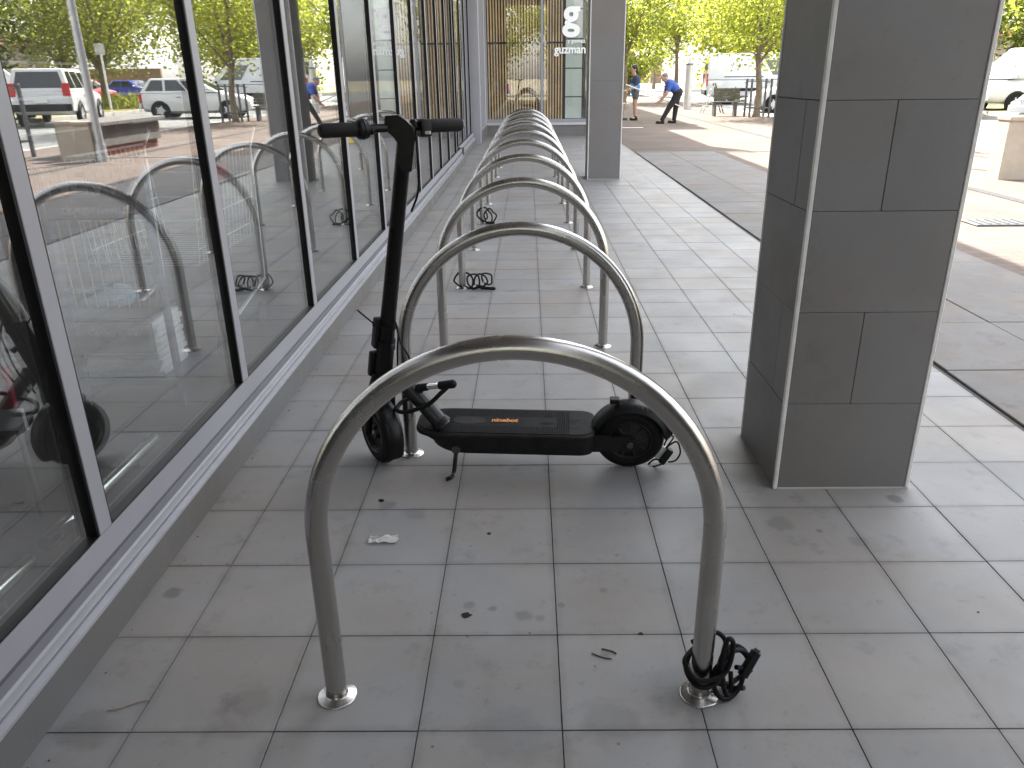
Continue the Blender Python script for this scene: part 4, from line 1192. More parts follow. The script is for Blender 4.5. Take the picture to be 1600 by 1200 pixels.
# red sign low in the first pane
rs = thing('red_sign', 'red sign board with a white letter inside the nearest pane', 'sign', (-1.60, 2.1, .4))
b = MB(); b.box2((-1.88, 2.10, .37), (-1.505, 2.12, .50), bevel=.003); b.done('board', 'signred', rs)
b = MB(); b.box2((-1.88, 2.10, .30), (-1.49, 2.115, .367)); b.done('strip', 'soffit', rs, smooth=False)
text_mesh('lettering', 'y', .12, 'sign_white', rs, (-1.595, 2.097, .415), (1, 0, 0), (0, 0, 1), .001)
b = MB()
for x in (-1.86, -1.53):
    b.cyl((x, 2.125, 0), (x, 2.125, .50), .008, None, 8)
b.done('stand_leg', 'steel_dark', rs)

# ================================================================== STREET FURNITURE
# yellow floor sign hidden behind the far pillar, seen in the glass
yf = thing('floor_sign', 'yellow folding floor sign standing behind the far pillar', 'sign', (1.62, 17.2, 0))
for s in (-1, 1):
    b = MB(); rot = Matrix.Rotation(R(10 * s), 3, 'X')
    b.box((1.62, 17.2 + s * .04, .20), (.26, .012, .40), rot, bevel=.006); b.done('panel', 'yellow', yf)
# bollards
def bollard(label, x, y, h=.74, w_=.34, m='cream'):
    t = thing('concrete_bollard', label, 'bollard', (x, y, -.03), 'cream concrete bollards on the plaza')
    b = MB(); b.prism([(x - w_ / 2, y - .15, -.03), (x + w_ / 2, y - .15, -.03), (x + w_ / 2 * .94, y - .13, h - .06), (x - w_ / 2 * .94, y - .13, h - .06)], (0, .28, 0)); b.done('shaft', m, t, bevel=.02)
    b = MB(); b.box((x, y - .01, h - .03), (w_ * 1.02, .32, .06), None, bevel=.024, seg=3); b.done('cap', m, t)
bollard('cream concrete bollard in sunlight just right of the near pillar', 6.20, 10.55)
bollard('cream bollard beside the lamp post, seen in the shop window', 5.85, 14.3, .62, .30)
bollard('cream bollard touching the planter end, seen in the shop window', 5.42, 14.05, .62, .30)
pt = thing('planter_box', 'long grey planter with an overhanging top slab on the plaza', 'planter', (5.95, 15.8, 0))
b = MB(); b.box2((5.55, 14.75, .14), (6.35, 17.2, .50), bevel=.01); b.done('box', 'slab', pt)
b = MB(); b.box2((5.62, 14.82, -.03), (6.30, 17.15, .137)); b.done('base', 'terra', pt, smooth=False)
b = MB(); b.box2((5.45, 14.65, .503), (6.45, 17.3, .575), bevel=.01); b.done('top_slab', 'slab', pt)
lp = thing('lamp_post', 'tall pale lamp post on the plaza, seen in the shop window', 'lamp post', (5.2, 14.0, 0))
b = MB(); b.tube([(5.20, 14.00, -.03), (5.20, 14.00, 2), (5.20, 14.00, 6.5)], [.07, .06, .045], 14); b.done('pole', 'galv', lp)
b = MB(); b.box((5.70, 14.00, 6.52), (1.1, .16, .08), bevel=.02); b.done('lamp_head', 'galv', lp)
b = MB(); b.cyl((5.20, 14.00, -.03), (5.20, 14.00, .25), .10, .085, 14); b.done('base_sleeve', 'galv', lp)
sp = thing('sign_pole', 'thin white pole on the grass median', 'pole', (16.9, 38, 0))
b = MB(); b.tube([(16.9, 38, 0), (16.9, 38, 1.4), (16.88, 38, 2.8)], .05, 10); b.done('pole', 'white', sp)
b = MB(); b.box((16.88, 37.93, 2.55), (.45, .02, .45), None, bevel=.01); b.done('sign_plate', 'galv', sp)

# silver column
scn = thing('silver_column', 'tall silver cylindrical column with a pointed cap on the plaza', 'column', (6.34, 33.3, 0))
b = MB(); b.cyl((6.34, 33.3, -.03), (6.34, 33.3, 1.62), .15, .145, 28); b.done('shaft', 'galv', scn)
b = MB(); b.cyl((6.34, 33.3, 1.62), (6.34, 33.3, 1.66), .16, .155, 28); b.done('collar', 'steel_dark', scn)
b = MB(); b.cyl((6.34, 33.3, 1.66), (6.34, 33.3, 1.95), .13, .03, 28); b.done('cap', 'galv', scn)

# stepladder
ld = thing('stepladder', 'open aluminium stepladder near the silver column', 'ladder', (6.55, 30.0, 0))
lx, ly = 6.62, 30.0
for sx in (-.22, .22):
    b = MB(); b.tube([(lx + sx * .0 - .38, ly + sx, -.03), (lx, ly + sx * .8, .98)], .022, 8); b.done('front_rail', 'galv', ld)
    b = MB(); b.tube([(lx + .36, ly + sx, -.03), (lx, ly + sx * .8, .98)], .022, 8); b.done('rear_rail', 'steel_dark', ld)
for k in range(4):
    b = MB(); b.box((lx - .38 + .38 * (.2 + k * .2), ly, -.03 + 1.0 * (.2 + k * .2)), (.07, .40, .025)); b.done('tread', 'galv', ld)
b = MB(); b.box((lx, ly, 1.0), (.20, .42, .04)); b.done('top_cap', 'white', ld)

# bench
bn_ = thing('park_bench', 'tilted slatted wooden bench on a dark post beside the young tree', 'bench', (6.5, 27.7, 0))
bx0, by0 = 6.52, 27.6
for k in range(4):
    b = MB(); b.box((bx0, by0 - .05 + .11 * k, .42), (.88, .09, .04), None, bevel=.006); b.done('seat_slat', 'wood_bench', bn_)
for k in range(4):
    b = MB(); b.box((bx0 + .12, by0 + .40 + k * .03, .52 + k * .09), (.88, .03, .085), None, bevel=.006); b.done('back_slat', 'wood_bench', bn_)
for sx in (-.34, .34):
    b = MB(); b.box((bx0 + sx, by0 + .1, .18), (.07, .34, .43), None, bevel=.01); b.done('leg', 'steel_dark', bn_)
    b = MB(); b.tube([(bx0 + sx, by0 + .30, .44), (bx0 + sx + .06, by0 + .44, .6), (bx0 + sx + .08, by0 + .54, .86)], .02, 8); b.done('back_support', 'steel_dark', bn_)

# tree guards / low rails
def guard(label, x, y, w_=.62, h=1.15, m='steel_dark'):
    t = thing('tree_guard', label, 'tree guard', (x, y, -.03), 'dark steel guards round young trees')
    for sx in (-1, 1):
        for sy in (-1, 1):
            b = MB(); b.box((x + sx * w_ / 2, y + sy * w_ / 2, h / 2 - .03), (.06, .06, h), None, bevel=.006); b.done('post', m, t)
    for z in (.25, h - .10):
        b = MB()
        for s in (-1, 1):
            b.box((x, y + s * w_ / 2, z), (w_ - .07, .02, .03)); b.box((x + s * w_ / 2, y, z), (.02, w_ - .07, .03))
        b.done('rail', m, t, smooth=False)
guard('dark steel guard round the young lime tree beyond the bench', 7.40, 27.0)
guard('dark steel guard left of the planter in the window reflection', 7.3, 14.6, .7, 1.25)

# ================================================================== TREES
def tree(label, x, y, z0, h, rad, crown_lo, m, seed, clumps=110, per=70, leaf=.13, trunk_r=.11, lean=(0, 0), flat=1.0, group='trees along the street'):
    r = random.Random(seed); g = np.random.default_rng(seed)
    t = thing('street_tree', label, 'tree', (x, y, z0), group)
    cz = (crown_lo + h) / 2
    b = MB()
    top = Vector((x + lean[0], y + lean[1], z0 + cz))
    b.tube(bez([(x, y, z0 - .02), (x + .05 + lean[0] * .2, y, z0 + crown_lo * .5), (x + lean[0] * .5, y + lean[1] * .5, z0 + crown_lo), tuple(top)], 5),
           [trunk_r * 1.25] + [trunk_r * (1 - .55 * k / 14) for k in range(15)], 10)
    cents = []
    for k in range(clumps):
        while True:
            u = Vector((r.uniform(-1, 1), r.uniform(-1, 1), r.uniform(-1, 1)))
            if .25 < u.length < 1: break
        u = u * (.55 + .45 * r.random()) / max(u.length, .5) * (.8 + .3 * r.random())
        if u.z < -.2: u.x *= .85; u.y *= .85
        cents.append(Vector((x + lean[0] + u.x * rad, y + lean[1] + u.y * rad, z0 + cz + u.z * (h - crown_lo) / 2)))
    for k in range(10):
        c = cents[k * (clumps // 10)]
        s = Vector((x + lean[0] * .5, y + lean[1] * .5, z0 + crown_lo * (.85 + .5 * r.random())))
        mid = s.lerp(c, .5) + Vector((0, 0, .15))
        b.tube([s, mid, c], [trunk_r * .42, trunk_r * .25, .012], 6)
    b.done('trunk', 'bark', t)
    cc = np.array([list(c) for c in cents])
    N = clumps * per
    sizes = g.uniform(.28, .62, clumps) * rad / 2.6
    ci = np.repeat(np.arange(clumps), per)
    pos = cc[ci] + g.normal(0, 1, (N, 3)) * sizes[ci][:, None] * np.array([1, 1, .7])
    pos[:, 2] = np.maximum(pos[:, 2], z0 + crown_lo * .80)
    a = g.normal(0, 1, (N, 3)); a[:, 2] *= .6; a /= np.linalg.norm(a, axis=1)[:, None]
    up = g.normal(0, .55, (N, 3)) + np.array([0, 0, 1.0])
    c2 = np.cross(up, a); c2 /= np.linalg.norm(c2, axis=1)[:, None]
    L = (leaf * g.uniform(.6, 1.25, N))[:, None]; W = L * .42
    v = np.stack([pos - a * L * .5, pos + c2 * W, pos + a * L * .6, pos - c2 * W], 1).reshape(-1, 3)
    f = np.arange(N * 4).reshape(N, 4)
    me = bpy.data.meshes.new('crown')
    me.from_pydata(v.tolist(), [], f.tolist())
    me.materials.append(M[m])
    link('crown', me, t)
    return t
Z = -.03
tree('young lime green tree growing in the plaza beside the bench', 7.40, 27.0, Z, 6.2, 3.0, 1.75, 'leaf_lime', 11, 150, 100, .115, .12, (-.2, 0))
tree('yellow green tree behind the two sweepers by the far pillar', 4.9, 43.0, Z, 7.0, 3.1, 2.3, 'leaf_mid', 12, 110, 70, .16, .14)
tree('bushy tree standing behind the silver column', 8.2, 47.0, Z, 7.2, 3.4, 2.6, 'leaf_lime', 13, 110, 70, .16, .14)
tree('lime green street tree right of the near pillar', 17.6, 27.5, Z, 7.0, 3.0, 2.5, 'leaf_lime', 14, 130, 80, .135, .14)
tree('big spreading olive tree behind the blue car', 19.0, 42.0, Z, 8.5, 4.3, 1.9, 'leaf_mid', 15, 150, 85, .165, .20)
tree('dark leaved tree behind the white wagon', 21.5, 34.5, Z, 8.0, 3.6, 2.2, 'leaf_dark', 16, 130, 85, .165, .18)
tree('broad green tree between the wagon and the blue car', 23.0, 46.0, Z, 9.0, 4.2, 1.6, 'leaf_mid', 17, 140, 85, .175, .20)
tree('lime green tree left of the brown wall', 15.0, 48.0, Z, 7.5, 3.6, 2.4, 'leaf_lime', 18, 120, 80, .16, .16)
tree('tall dark tree far off near the white poles', 3.2, 78.0, Z, 10.0, 4.2, 2.2, 'leaf_dark', 19, 90, 60, .32, .2)
tree('pale green tree far off at the end of the street', 12.5, 84.0, Z, 10.5, 5.0, 2.2, 'leaf_mid', 20, 100, 60, .34, .2)
tree('tall tree far off beyond the parked van', 20.5, 76.0, Z, 10.0, 5.0, 2.0, 'leaf_mid', 21, 100, 60, .34, .2)
tree('wide tree far off beyond the brown wall', 31.0, 66.0, Z, 11.0, 5.5, 2.0, 'leaf_dark', 22, 110, 60, .34, .24)
tree('large tree far off to the right beyond the far road', 36.0, 50.0, Z, 11.0, 5.5, 2.0, 'leaf_mid', 23, 110, 60, .34, .24)
tree('round green tree behind the photographer, mirrored in the restaurant glass', -2.2, -24.0, -.15, 8.0, 3.6, 1.6, 'leaf_mid', 24, 110, 60, .22, .18)
tree('yellowish tree behind the photographer, mirrored in the restaurant glass', 3.2, -30.0, -.15, 9.0, 4.2, 2.0, 'leaf_lime', 25, 110, 60, .24, .18)

for i_, (bx_, by_, lb_) in enumerate(((12.6, 50.0, 'dense green bush tree behind the tall delivery van'), (16.5, 56.0, 'second dense green bush tree farther back behind the delivery van'), (7.2, 60.0, 'low bushy tree behind the white globe lamps, left of the column'), (24.5, 38.5, 'dense green bush tree behind the second white van'))):
    tree(lb_, bx_, by_, Z, 5.4, 3.4, .5, ('leaf_mid', 'leaf_dark')[i_ % 2], 50 + i_, 100, 55, .26, .12, group='bushy trees beyond the road')
# low shrubs on the median
def shrub(label, x, y, rad, h, m, seed):
    g = np.random.default_rng(seed); N = 1100
    pos = g.normal(0, 1, (N, 3)) * np.array([rad * .45, rad * .6, h * .32]) + np.array([x, y, h * .45])
    pos[:, 2] = np.abs(pos[:, 2])
    a = g.normal(0, .6, (N, 3)) + np.array([0, 0, 1]); a /= np.linalg.norm(a, axis=1)[:, None]
    c2 = np.cross(g.normal(0, 1, (N, 3)), a); c2 /= np.linalg.norm(c2, axis=1)[:, None]
    L = (g.uniform(.12, .3, N))[:, None]
    v = np.stack([pos - a * L * .5, pos + c2 * L * .12, pos + a * L * .5, pos - c2 * L * .12], 1).reshape(-1, 3)
    me = bpy.data.meshes.new('foliage'); me.from_pydata(v.tolist(), [], np.arange(N * 4).reshape(N, 4).tolist()); me.materials.append(M[m])
    t = thing('shrub', label, 'shrub', (x, y, 0), 'low shrubs on the median')
    link('foliage', me, t)
    b = MB(); b.tube([(x, y, -.02), (x + .03, y, h * .4)], .03, 6); b.done('stem', 'bark', t)
shrub('low grassy shrub on the median before the blue car', 18.2, 45.5, 1.5, .7, 'leaf_mid', 31)
shrub('low grassy shrub on the median beside the white pole', 17.6, 40.0, 1.2, .55, 'leaf_mid', 32)
shrub('tufty shrub on the median near the white hatchback', 18.0, 53.0, 1.6, .8, 'leaf_lime', 33)

# ================================================================== VEHICLES
def vehicle(name, label, cat, loc, rot, paint, L, W, body, cab, wins, wheels, wr=.33, tail=(.6, .95), group='vehicles parked along the street', dark_skirt=False):
    """x = 0 at the tail, L at the nose. body: (x, z_low, z_top, half_width); cab: base x0,x1, top x2,x3, z0,z1, half widths"""
    t = thing(name, label, cat, (loc[0], loc[1], loc[2]), group)
    t.rotation_euler = (0, 0, rot)
    b = MB(); rings = []
    for x, zl, zt, hw in body:
        pr = [(hw * .82, zl), (hw * .97, zl + .10), (hw, zl + (zt - zl) * .5), (hw * .985, zt - .10), (hw * .90, zt - .015), (hw * .6, zt + .012)]
        ring_ = [(x - L / 2, y, z) for y, z in pr] + [(x - L / 2, -y, z) for y, z in pr[::-1]]
        rings.append([b.bm.verts.new(p) for p in ring_])
    n = len(rings[0])
    for i in range(len(rings) - 1):
        for k in range(n):
            b.bm.faces.new((rings[i][k], rings[i][(k + 1) % n], rings[i + 1][(k + 1) % n], rings[i + 1][k]))
    b.bm.faces.new(rings[0][::-1]); b.bm.faces.new(rings[-1])
    bd = b.done('body', paint, t, world=False, ang=.7)
    x0, x1, x2, x3, z0, z1, hb_, ht = cab
    co = lambda s, u, v: Vector(((x0 + (x1 - x0) * u) * (1 - v) + (x2 + (x3 - x2) * u) * v - L / 2, s * (hb_ * (1 - v) + ht * v), z0 * (1 - v) + z1 * v))
    b = MB()
    vs = [b.bm.verts.new(co(s, u, v)) for v in (0, 1) for (s, u) in ((1, 0), (1, 1), (-1, 1), (-1, 0))]
    for q in ((0, 1, 5, 4), (1, 2, 6, 5), (2, 3, 7, 6), (3, 0, 4, 7), (4, 5, 6, 7), (3, 2, 1, 0)):
        b.bm.faces.new([vs[i] for i in q])
    es = [e for e in b.bm.edges if all(v.co.z > z0 + .05 for v in e.verts) or abs(e.verts[0].co.z - e.verts[1].co.z) > .1]
    bmesh.ops.bevel(b.bm, geom=es, offset=.07, segments=3, affect='EDGES', profile=.6)
    cb = b.done('cabin', paint, t, world=False, ang=.7)
    for kind, *w_ in wins:
        if kind == 'side':
            u0, u1, v0, v1 = w_
            for s in (-1, 1):
                q = [co(s, u0, v0), co(s, u1, v0), co(s, u1 - .01, v1), co(s, u0 + .01, v1)]
                nrm = (q[1] - q[0]).cross(q[3] - q[0]).normalized()
                if nrm.y * s < 0: nrm = -nrm
                b = MB(); b.prism([p - nrm * .004 for p in q], nrm * .010); b.done('window', 'car_glass', t, world=False, smooth=False)
        else:
            u = 0 if kind == 'rear' else 1
            v0, v1 = w_
            q = [co(-.84, u, v0), co(.84, u, v0), co(.80, u, v1), co(-.80, u, v1)]
            nrm = (q[1] - q[0]).cross(q[3] - q[0]).normalized()
            if nrm.x * (1 if u else -1) < 0: nrm = -nrm
            b = MB(); b.prism([p - nrm * .004 for p in q], nrm * .010); b.done('rear_window' if u == 0 else 'windscreen', 'car_glass', t, world=False, smooth=False)
    hw = W / 2
    for wx in wheels:
        for s in (-1, 1):
            b = MB(); b.lathe([(wr * 1.17, -.02), (wr * 1.17, .012), (wr * .95, .012)], (wx - L / 2, s * (hw * .985), wr), (0, s, 0), 28); b.cyl((wx - L / 2, s * (hw - .02), wr), (wx - L / 2, s * (hw + .008), wr), wr * 1.12, None, 28); b.done('wheel_arch', 'plast', t, world=False)
            b = MB(); b.lathe([(wr * .62, -.10), (wr * .92, -.10), (wr, -.06), (wr, .03), (wr * .93, .06), (wr * .62, .05)], (wx - L / 2, s * (hw - .03), wr), (0, s, 0), 28); wl = b.done('tyre', 'rubber', t, world=False)
            b = MB(); b.lathe([(wr * .64, .045), (wr * .58, .03), (wr * .3, .045), (0, .05)], (wx - L / 2, s * (hw - .03), wr), (0, s, 0), 20)
            for k in range(5):
                a = 2 * math.pi * k / 5
                b.box((wx - L / 2 + math.cos(a) * wr * .36, s * (hw + .016), wr + math.sin(a) * wr * .36), (wr * .5, .02, wr * .14), Matrix.Rotation(-a, 3, 'Y'))
            b.done('rim', 'galv', wl, world=False)
    if cat == 'van':
        for s in (-1, 1):
            b = MB(); b.box((-.1, s * (hw + .012), .70), (L * .42, .03, .14), None, bevel=.01); b.done('side_moulding', 'plast', t, world=False)
            b = MB(); b.box((-.9, s * (hw - .03), 1.30), (1.9, .05, .03)); b.done('door_rail', 'plast', t, world=False)
    zb = body[0][1]
    xr = body[0][0] - L / 2
    b = MB(); b.box((xr - .03, 0, zb + .12), (.10, W * .94, .22), None, bevel=.03, seg=2); b.done('bumper', 'plast' if dark_skirt else paint, t, world=False)
    xf = body[-1][0] - L / 2
    b = MB(); b.box((xf + .02, 0, body[-1][1] + .10), (.12, W * .92, .20), None, bevel=.03, seg=2); b.done('bumper', 'plast' if dark_skirt else paint, t, world=False)
    for s in (-1, 1):
        b = MB(); b.box((xr - .004 + .03, s * hw * .84, (tail[0] + tail[1]) / 2), (.09, hw * .24, tail[1] - tail[0]), None, bevel=.015); b.done('tail_light', 'tail', t, world=False)
        b = MB(); b.box((xf - .02, s * hw * .72, body[-1][2] - .13), (.08, hw * .36, .13), None, bevel=.02); b.done('headlight', 'lamp_lens', t, world=False)
        b = MB(); b.box((cab[1] - .35 - L / 2, s * (hw + .07), cab[4] + .10), (.10, .16, .12), None, bevel=.03); b.done('wing_mirror', 'plast' if dark_skirt else paint, t, world=False)
    b = MB(); b.box((xr - .055, 0, zb + .33), (.02, .40, .11)); b.done('number_plate', 'white', t, world=False, smooth=False)
    for k, wx in enumerate((.40, .62)):
        for s in (-1, 1):
            b = MB(); b.box((L * (.36 + .2 * k) - L / 2, s * (hw + .004), body[2][2] - .20), (.14, .02, .025)); b.done('door_handle', 'plast', t, world=False)
    return t
ZR = -.15
sed = [(.0, .36, .86, .72), (.12, .28, .93, .84), (.9, .20, .97, .88), (2.2, .18, .95, .88), (3.2, .20, .92, .88), (4.1, .24, .80, .84), (4.45, .32, .66, .70)]
hat = [(.0, .36, .95, .74), (.10, .28, .99, .84), (.9, .20, .99, .88), (2.0, .18, .97, .88), (2.9, .20, .95, .88), (3.75, .24, .82, .84), (4.05, .32, .68, .70)]
suv = [(.0, .48, 1.06, .82), (.10, .40, 1.12, .92), (1.0, .34, 1.13, .95), (2.4, .34, 1.12, .95), (3.5, .36, 1.10, .95), (4.5, .38, 1.02, .92), (4.8, .46, .86, .80)]
van = [(.0, .45, 1.20, .92), (.08, .38, 1.22, .98), (1.2, .32, 1.22, 1.0), (3.0, .32, 1.22, 1.0), (4.2, .34, 1.20, 1.0), (5.1, .38, 1.06, .94), (5.4, .46, .86, .80)]
vehicle('delivery_van', 'tall white delivery van parked behind the young tree', 'van', (11.75, 43.0, ZR), R(-6), 'car_white', 5.4, 2.0, van,
        (.02, 4.75, .06, 3.55, 1.18, 2.38, .98, .86), [('side', .70, .93, .16, .72), ('front', .12, .90), ('rear', .35, .85)], (1.0, 4.35), .36, (.85, 1.45), dark_skirt=True)
vehicle('hatchback', 'white hatchback parked in front of the delivery van', 'car', (10.9, 33.2, ZR), R(172), 'car_white', 4.05, 1.76, hat,
        (.03, 2.95, .42, 2.05, .96, 1.47, .84, .66), [('side', .06, .30, .12, .86), ('side', .33, .60, .12, .86), ('side', .63, .88, .12, .80), ('front', .10, .90), ('rear', .15, .85)], (.72, 3.25), .31)
vehicle('station_wagon', 'white station wagon with dark rear bumper and red tail lights', 'car', (14.4, 29.5, ZR), R(74), 'car_white', 4.8, 1.9, suv,
        (.04, 3.55, .30, 2.75, 1.10, 1.80, .90, .74), [('side', .05, .27, .12, .86), ('side', .30, .60, .12, .86), ('side', .63, .90, .12, .82), ('front', .10, .90), ('rear', .15, .85)], (.95, 3.85), .37, (.95, 1.35), dark_skirt=True)
vehicle('silver_sedan', 'silver sedan parked in front of the white station wagon', 'car', (16.3, 24.2, ZR), R(200), 'car_silver', 4.45, 1.76, sed,
        (.55, 3.35, 1.15, 2.45, .93, 1.42, .82, .64), [('side', .10, .46, .12, .86), ('side', .50, .86, .12, .86), ('front', .10, .90), ('rear', .12, .88)], (.85, 3.6), .31)
vehicle('delivery_van', 'second white van, parked behind the silver sedan right of the near pillar', 'van', (18.6, 30.6, ZR), R(188), 'car_white', 5.4, 2.0, van,
        (.02, 4.75, .06, 3.55, 1.18, 2.2, .98, .86), [('side', .70, .93, .16, .72), ('front', .12, .90), ('rear', .35, .85)], (1.0, 4.35), .36, (.85, 1.45))
vehicle('blue_sedan', 'bright blue sedan on the far road, seen in the shop window', 'car', (24.6, 57.0, ZR), R(195), 'car_blue', 4.45, 1.76, sed,
        (.55, 3.35, 1.15, 2.45, .93, 1.42, .82, .64), [('side', .10, .46, .12, .86), ('side', .50, .86, .12, .86), ('front', .10, .90), ('rear', .12, .88)], (.85, 3.6), .31)
vehicle('red_hatchback', 'small red hatchback left of the blue sedan on the far road', 'car', (24.2, 50.0, ZR), R(98), 'car_red', 4.05, 1.76, hat,
        (.03, 2.95, .42, 2.05, .96, 1.47, .84, .66), [('side', .06, .30, .12, .86), ('side', .33, .60, .12, .86), ('side', .63, .88, .12, .80), ('front', .10, .90), ('rear', .15, .85)], (.72, 3.25), .31)
vehicle('blue_car', 'blue car behind the photographer, mirrored in the restaurant glass', 'car', (-3.4, -17.0, ZR), R(150), 'car_blue', 4.05, 1.76, hat,
        (.03, 2.95, .42, 2.05, .96, 1.47, .84, .66), [('side', .06, .30, .12, .86), ('side', .33, .60, .12, .86), ('side', .63, .88, .12, .80), ('front', .10, .90), ('rear', .15, .85)], (.72, 3.25), .31)

# ================================================================== FAR BACKGROUND
wl = thing('brick_wall', 'long low brown brick wall beyond the far road', 'wall', (34, 70, 0))
for k in range(7):
    b = MB(); b.box2((30 + k * 5.0, 74.0, -.1), (34.9 + k * 5.0, 74.3, 2.2)); b.done('wall_panel', 'brownwall', wl, smooth=False)
    b = MB(); b.box2((34.9 + k * 5.0, 73.9, -.1), (35.0 + k * 5.0, 74.4, 2.4)); b.done('pier', 'cream', wl, smooth=False)
fb = thing('low_shop_building', 'low pale shop building at the far end of the street', 'building', (6, 158, 0))
b = MB(); b.box2((-14, 152, -.1), (24, 166, 4.0)); b.done('wall', 'brownwall', fb, smooth=False)
b = MB(); b.box2((-14.5, 150.5, 4.003), (24.5, 166.5, 4.5)); b.done('roof', 'galv', fb, smooth=False)
for k in range(9):
    b = MB(); b.box2((-12 + k * 4, 151.9, .9), (-10 + k * 4, 151.97, 2.4)); b.done('window', 'car_glass', fb, smooth=False)
fb2 = thing('cream_house', 'small cream building among the trees behind the white wagon', 'building', (36, 40, 0))
b = MB(); b.box2((34, 58, -.1), (42, 64, 3.6)); b.done('wall', 'cream', fb2, smooth=False)
b = MB(); b.prism([(33.5, 57.5, 3.6), (42.5, 57.5, 3.6), (38, 57.5, 5.2)], (0, 7, 0)); b.done('roof', 'terra', fb2, smooth=False)
for k in range(2):
    b = MB(); b.box2((35 + k * 3.5, 57.95, 1.0), (37 + k * 3.5, 58.02, 2.4)); b.done('window', 'car_glass', fb2, smooth=False)
wp = ['thin white pole with a round globe, leftmost before the far trees', 'white globe lamp second from the left before the far trees', 'white globe lamp right of the middle before the far trees', 'rightmost white globe lamp before the far trees']
for (x, y, h), lb in zip(((9.0, 62.5, 2.9), (10.4, 63.5, 3.5), (12.0, 62.0, 3.9), (14.2, 66, 3.7)), wp):
    t = thing('globe_lamp', lb, 'lamp post', (x, y, -.1), 'white globe lamps far down the street')
    b = MB(); b.cyl((x, y, -.1), (x, y, h - .25), .06, .05, 10); b.done('pole', 'white', t)
    b = MB(); b.ball((x, y, h), (.28,) * 3, None, 14); b.done('globe', 'white', t)

# ================================================================== PEOPLE
def blob(name, parts, m, parent, voxel=.010, smooth=3, loc=(0, 0, 0), yaw=0.0):
    b = MB()
    for p in parts:
        if p[0] == 'e':
            b.ball(p[1], p[2], p[3] if len(p) > 3 else None, 14)
        else:
            p0, r0, p1, r1 = p
            b.cyl(p0, p1, r0, r1, 14); b.ball(p0, r0, None, 12); b.ball(p1, r1, None, 12)
    me = bpy.data.meshes.new('tmp'); b.bm.to_mesh(me); b.bm.free()
    o = bpy.data.objects.new('tmp', me); COL.objects.link(o)
    md = o.modifiers.new('r', 'REMESH'); md.mode = 'VOXEL'; md.voxel_size = voxel; md.use_smooth_shade = True
    if smooth:
        sm = o.modifiers.new('s', 'SMOOTH'); sm.factor = .5; sm.iterations = smooth
    dg = bpy.context.evaluated_depsgraph_get()
    m2 = bpy.data.meshes.new_from_object(o.evaluated_get(dg)); m2.name = name
    bpy.data.objects.remove(o)
    m2.materials.clear(); m2.materials.append(M[m])
    return link(name, m2, parent, world=False)
def hand_parts(wr, d, n, s=1.0):
    """palm and five fingers from wrist wr along d, palm normal n"""
    d = Vector(d).normalized(); n = Vector(n); n = (n - d * n.dot(d)).normalized(); sd = d.cross(n)
    wr = Vector(wr); P_ = []
    pc = wr + d * .05
    P_.append(('e', pc, (.048, .042, .020), Matrix((d, sd, n)).transposed()))
    for k, (o, ln) in enumerate(((-.030, .055), (-.010, .068), (.010, .072), (.030, .064))):
        a = pc + d * .036 + sd * o
        m_ = a + d * ln * .5 + n * .012
        P_.append((a, .0095, m_, .009)); P_.append((m_, .009, m_ + d * ln * .25 + n * .028, .0075))
    a = pc - d * .02 + sd * .036
    P_.append((a, .011, a + sd * .028 + d * .028 + n * .012, .010)); P_.append((a + sd * .028 + d * .028 + n * .012, .010, a + sd * .026 + d * .052 + n * .026, .008))
    return P_
def head_parts(c, f, u, s=1.0):
    c = Vector(c); f = Vector(f).normalized(); u = Vector(u); u = (u - f * u.dot(f)).normalized(); l = u.cross(f)
    mt = Matrix((f, l, u)).transposed()
    q = lambda a, b_, d: c + f * a + l * b_ + u * d
    return [('e', q(0, 0, .02), (.098, .076, .108), mt), ('e', q(.022, 0, -.060), (.066, .056, .062), mt),
            ('e', q(.100, 0, -.012), (.018, .012, .024), mt), ('e', q(.082, 0, -.058), (.016, .026, .010), mt), ('e', q(.076, 0, -.095), (.020, .022, .016), mt),
            ('e', q(.086, .032, .018), (.012, .016, .008), mt), ('e', q(.086, -.032, .018), (.012, .016, .008), mt),
            ('e', q(-.008, .078, -.012), (.022, .010, .032), mt), ('e', q(-.008, -.078, -.012), (.022, .010, .032), mt)], q, mt
def eyes(q, parent):
    for s in (-1, 1):
        b = MB(); b.ball(q(.091, .031 * s, .006), (.010,) * 3, None, 8); b.done('eye', 'hair', parent, world=False)

# standing sweeper: faces -x (towards the left of the picture)
pa = thing('person', 'standing person in a navy and sky blue top with bare legs, holding a broom', 'person', (3.28, 25.7, -.026))
HS, q, mt = head_parts((-.06, 0, 1.44), (-1, -.25, -.25), (0, 0, 1))
body = list(HS)
body += [((-.02, 0, 1.22), .055, (-.045, 0, 1.38), .05), ('e', (0, 0, 1.08), (.12, .17, .20)), ('e', (.02, 0, .86), (.12, .165, .14))]
for s in (-1, 1):
    body += [((.02, s * .085, .84), .085, (.0, s * .085, .46), .056), ((.0, s * .085, .46), .054, (.03, s * .09, .09), .036), ((.03, s * .09, .07), .038, (-.09, s * .10, .035), .03)]
    sh = Vector((.01, s * .17, 1.19)); el = Vector((-.02, s * .21, .93)); wrst = Vector((-.24, s * .10, .86))
    body += [(sh, .052, el, .042), (el, .040, wrst, .027)] + hand_parts(wrst, (-1, -s * .3, -.1), (0, 0, -1))
bd = blob('body', body, 'skin', pa)
eyes(q, pa)
blob('hair', [('e', q(-.025, 0, .045), (.105, .088, .105), mt), ('e', q(-.062, 0, -.04), (.058, .085, .10), mt)], 'hair', pa)
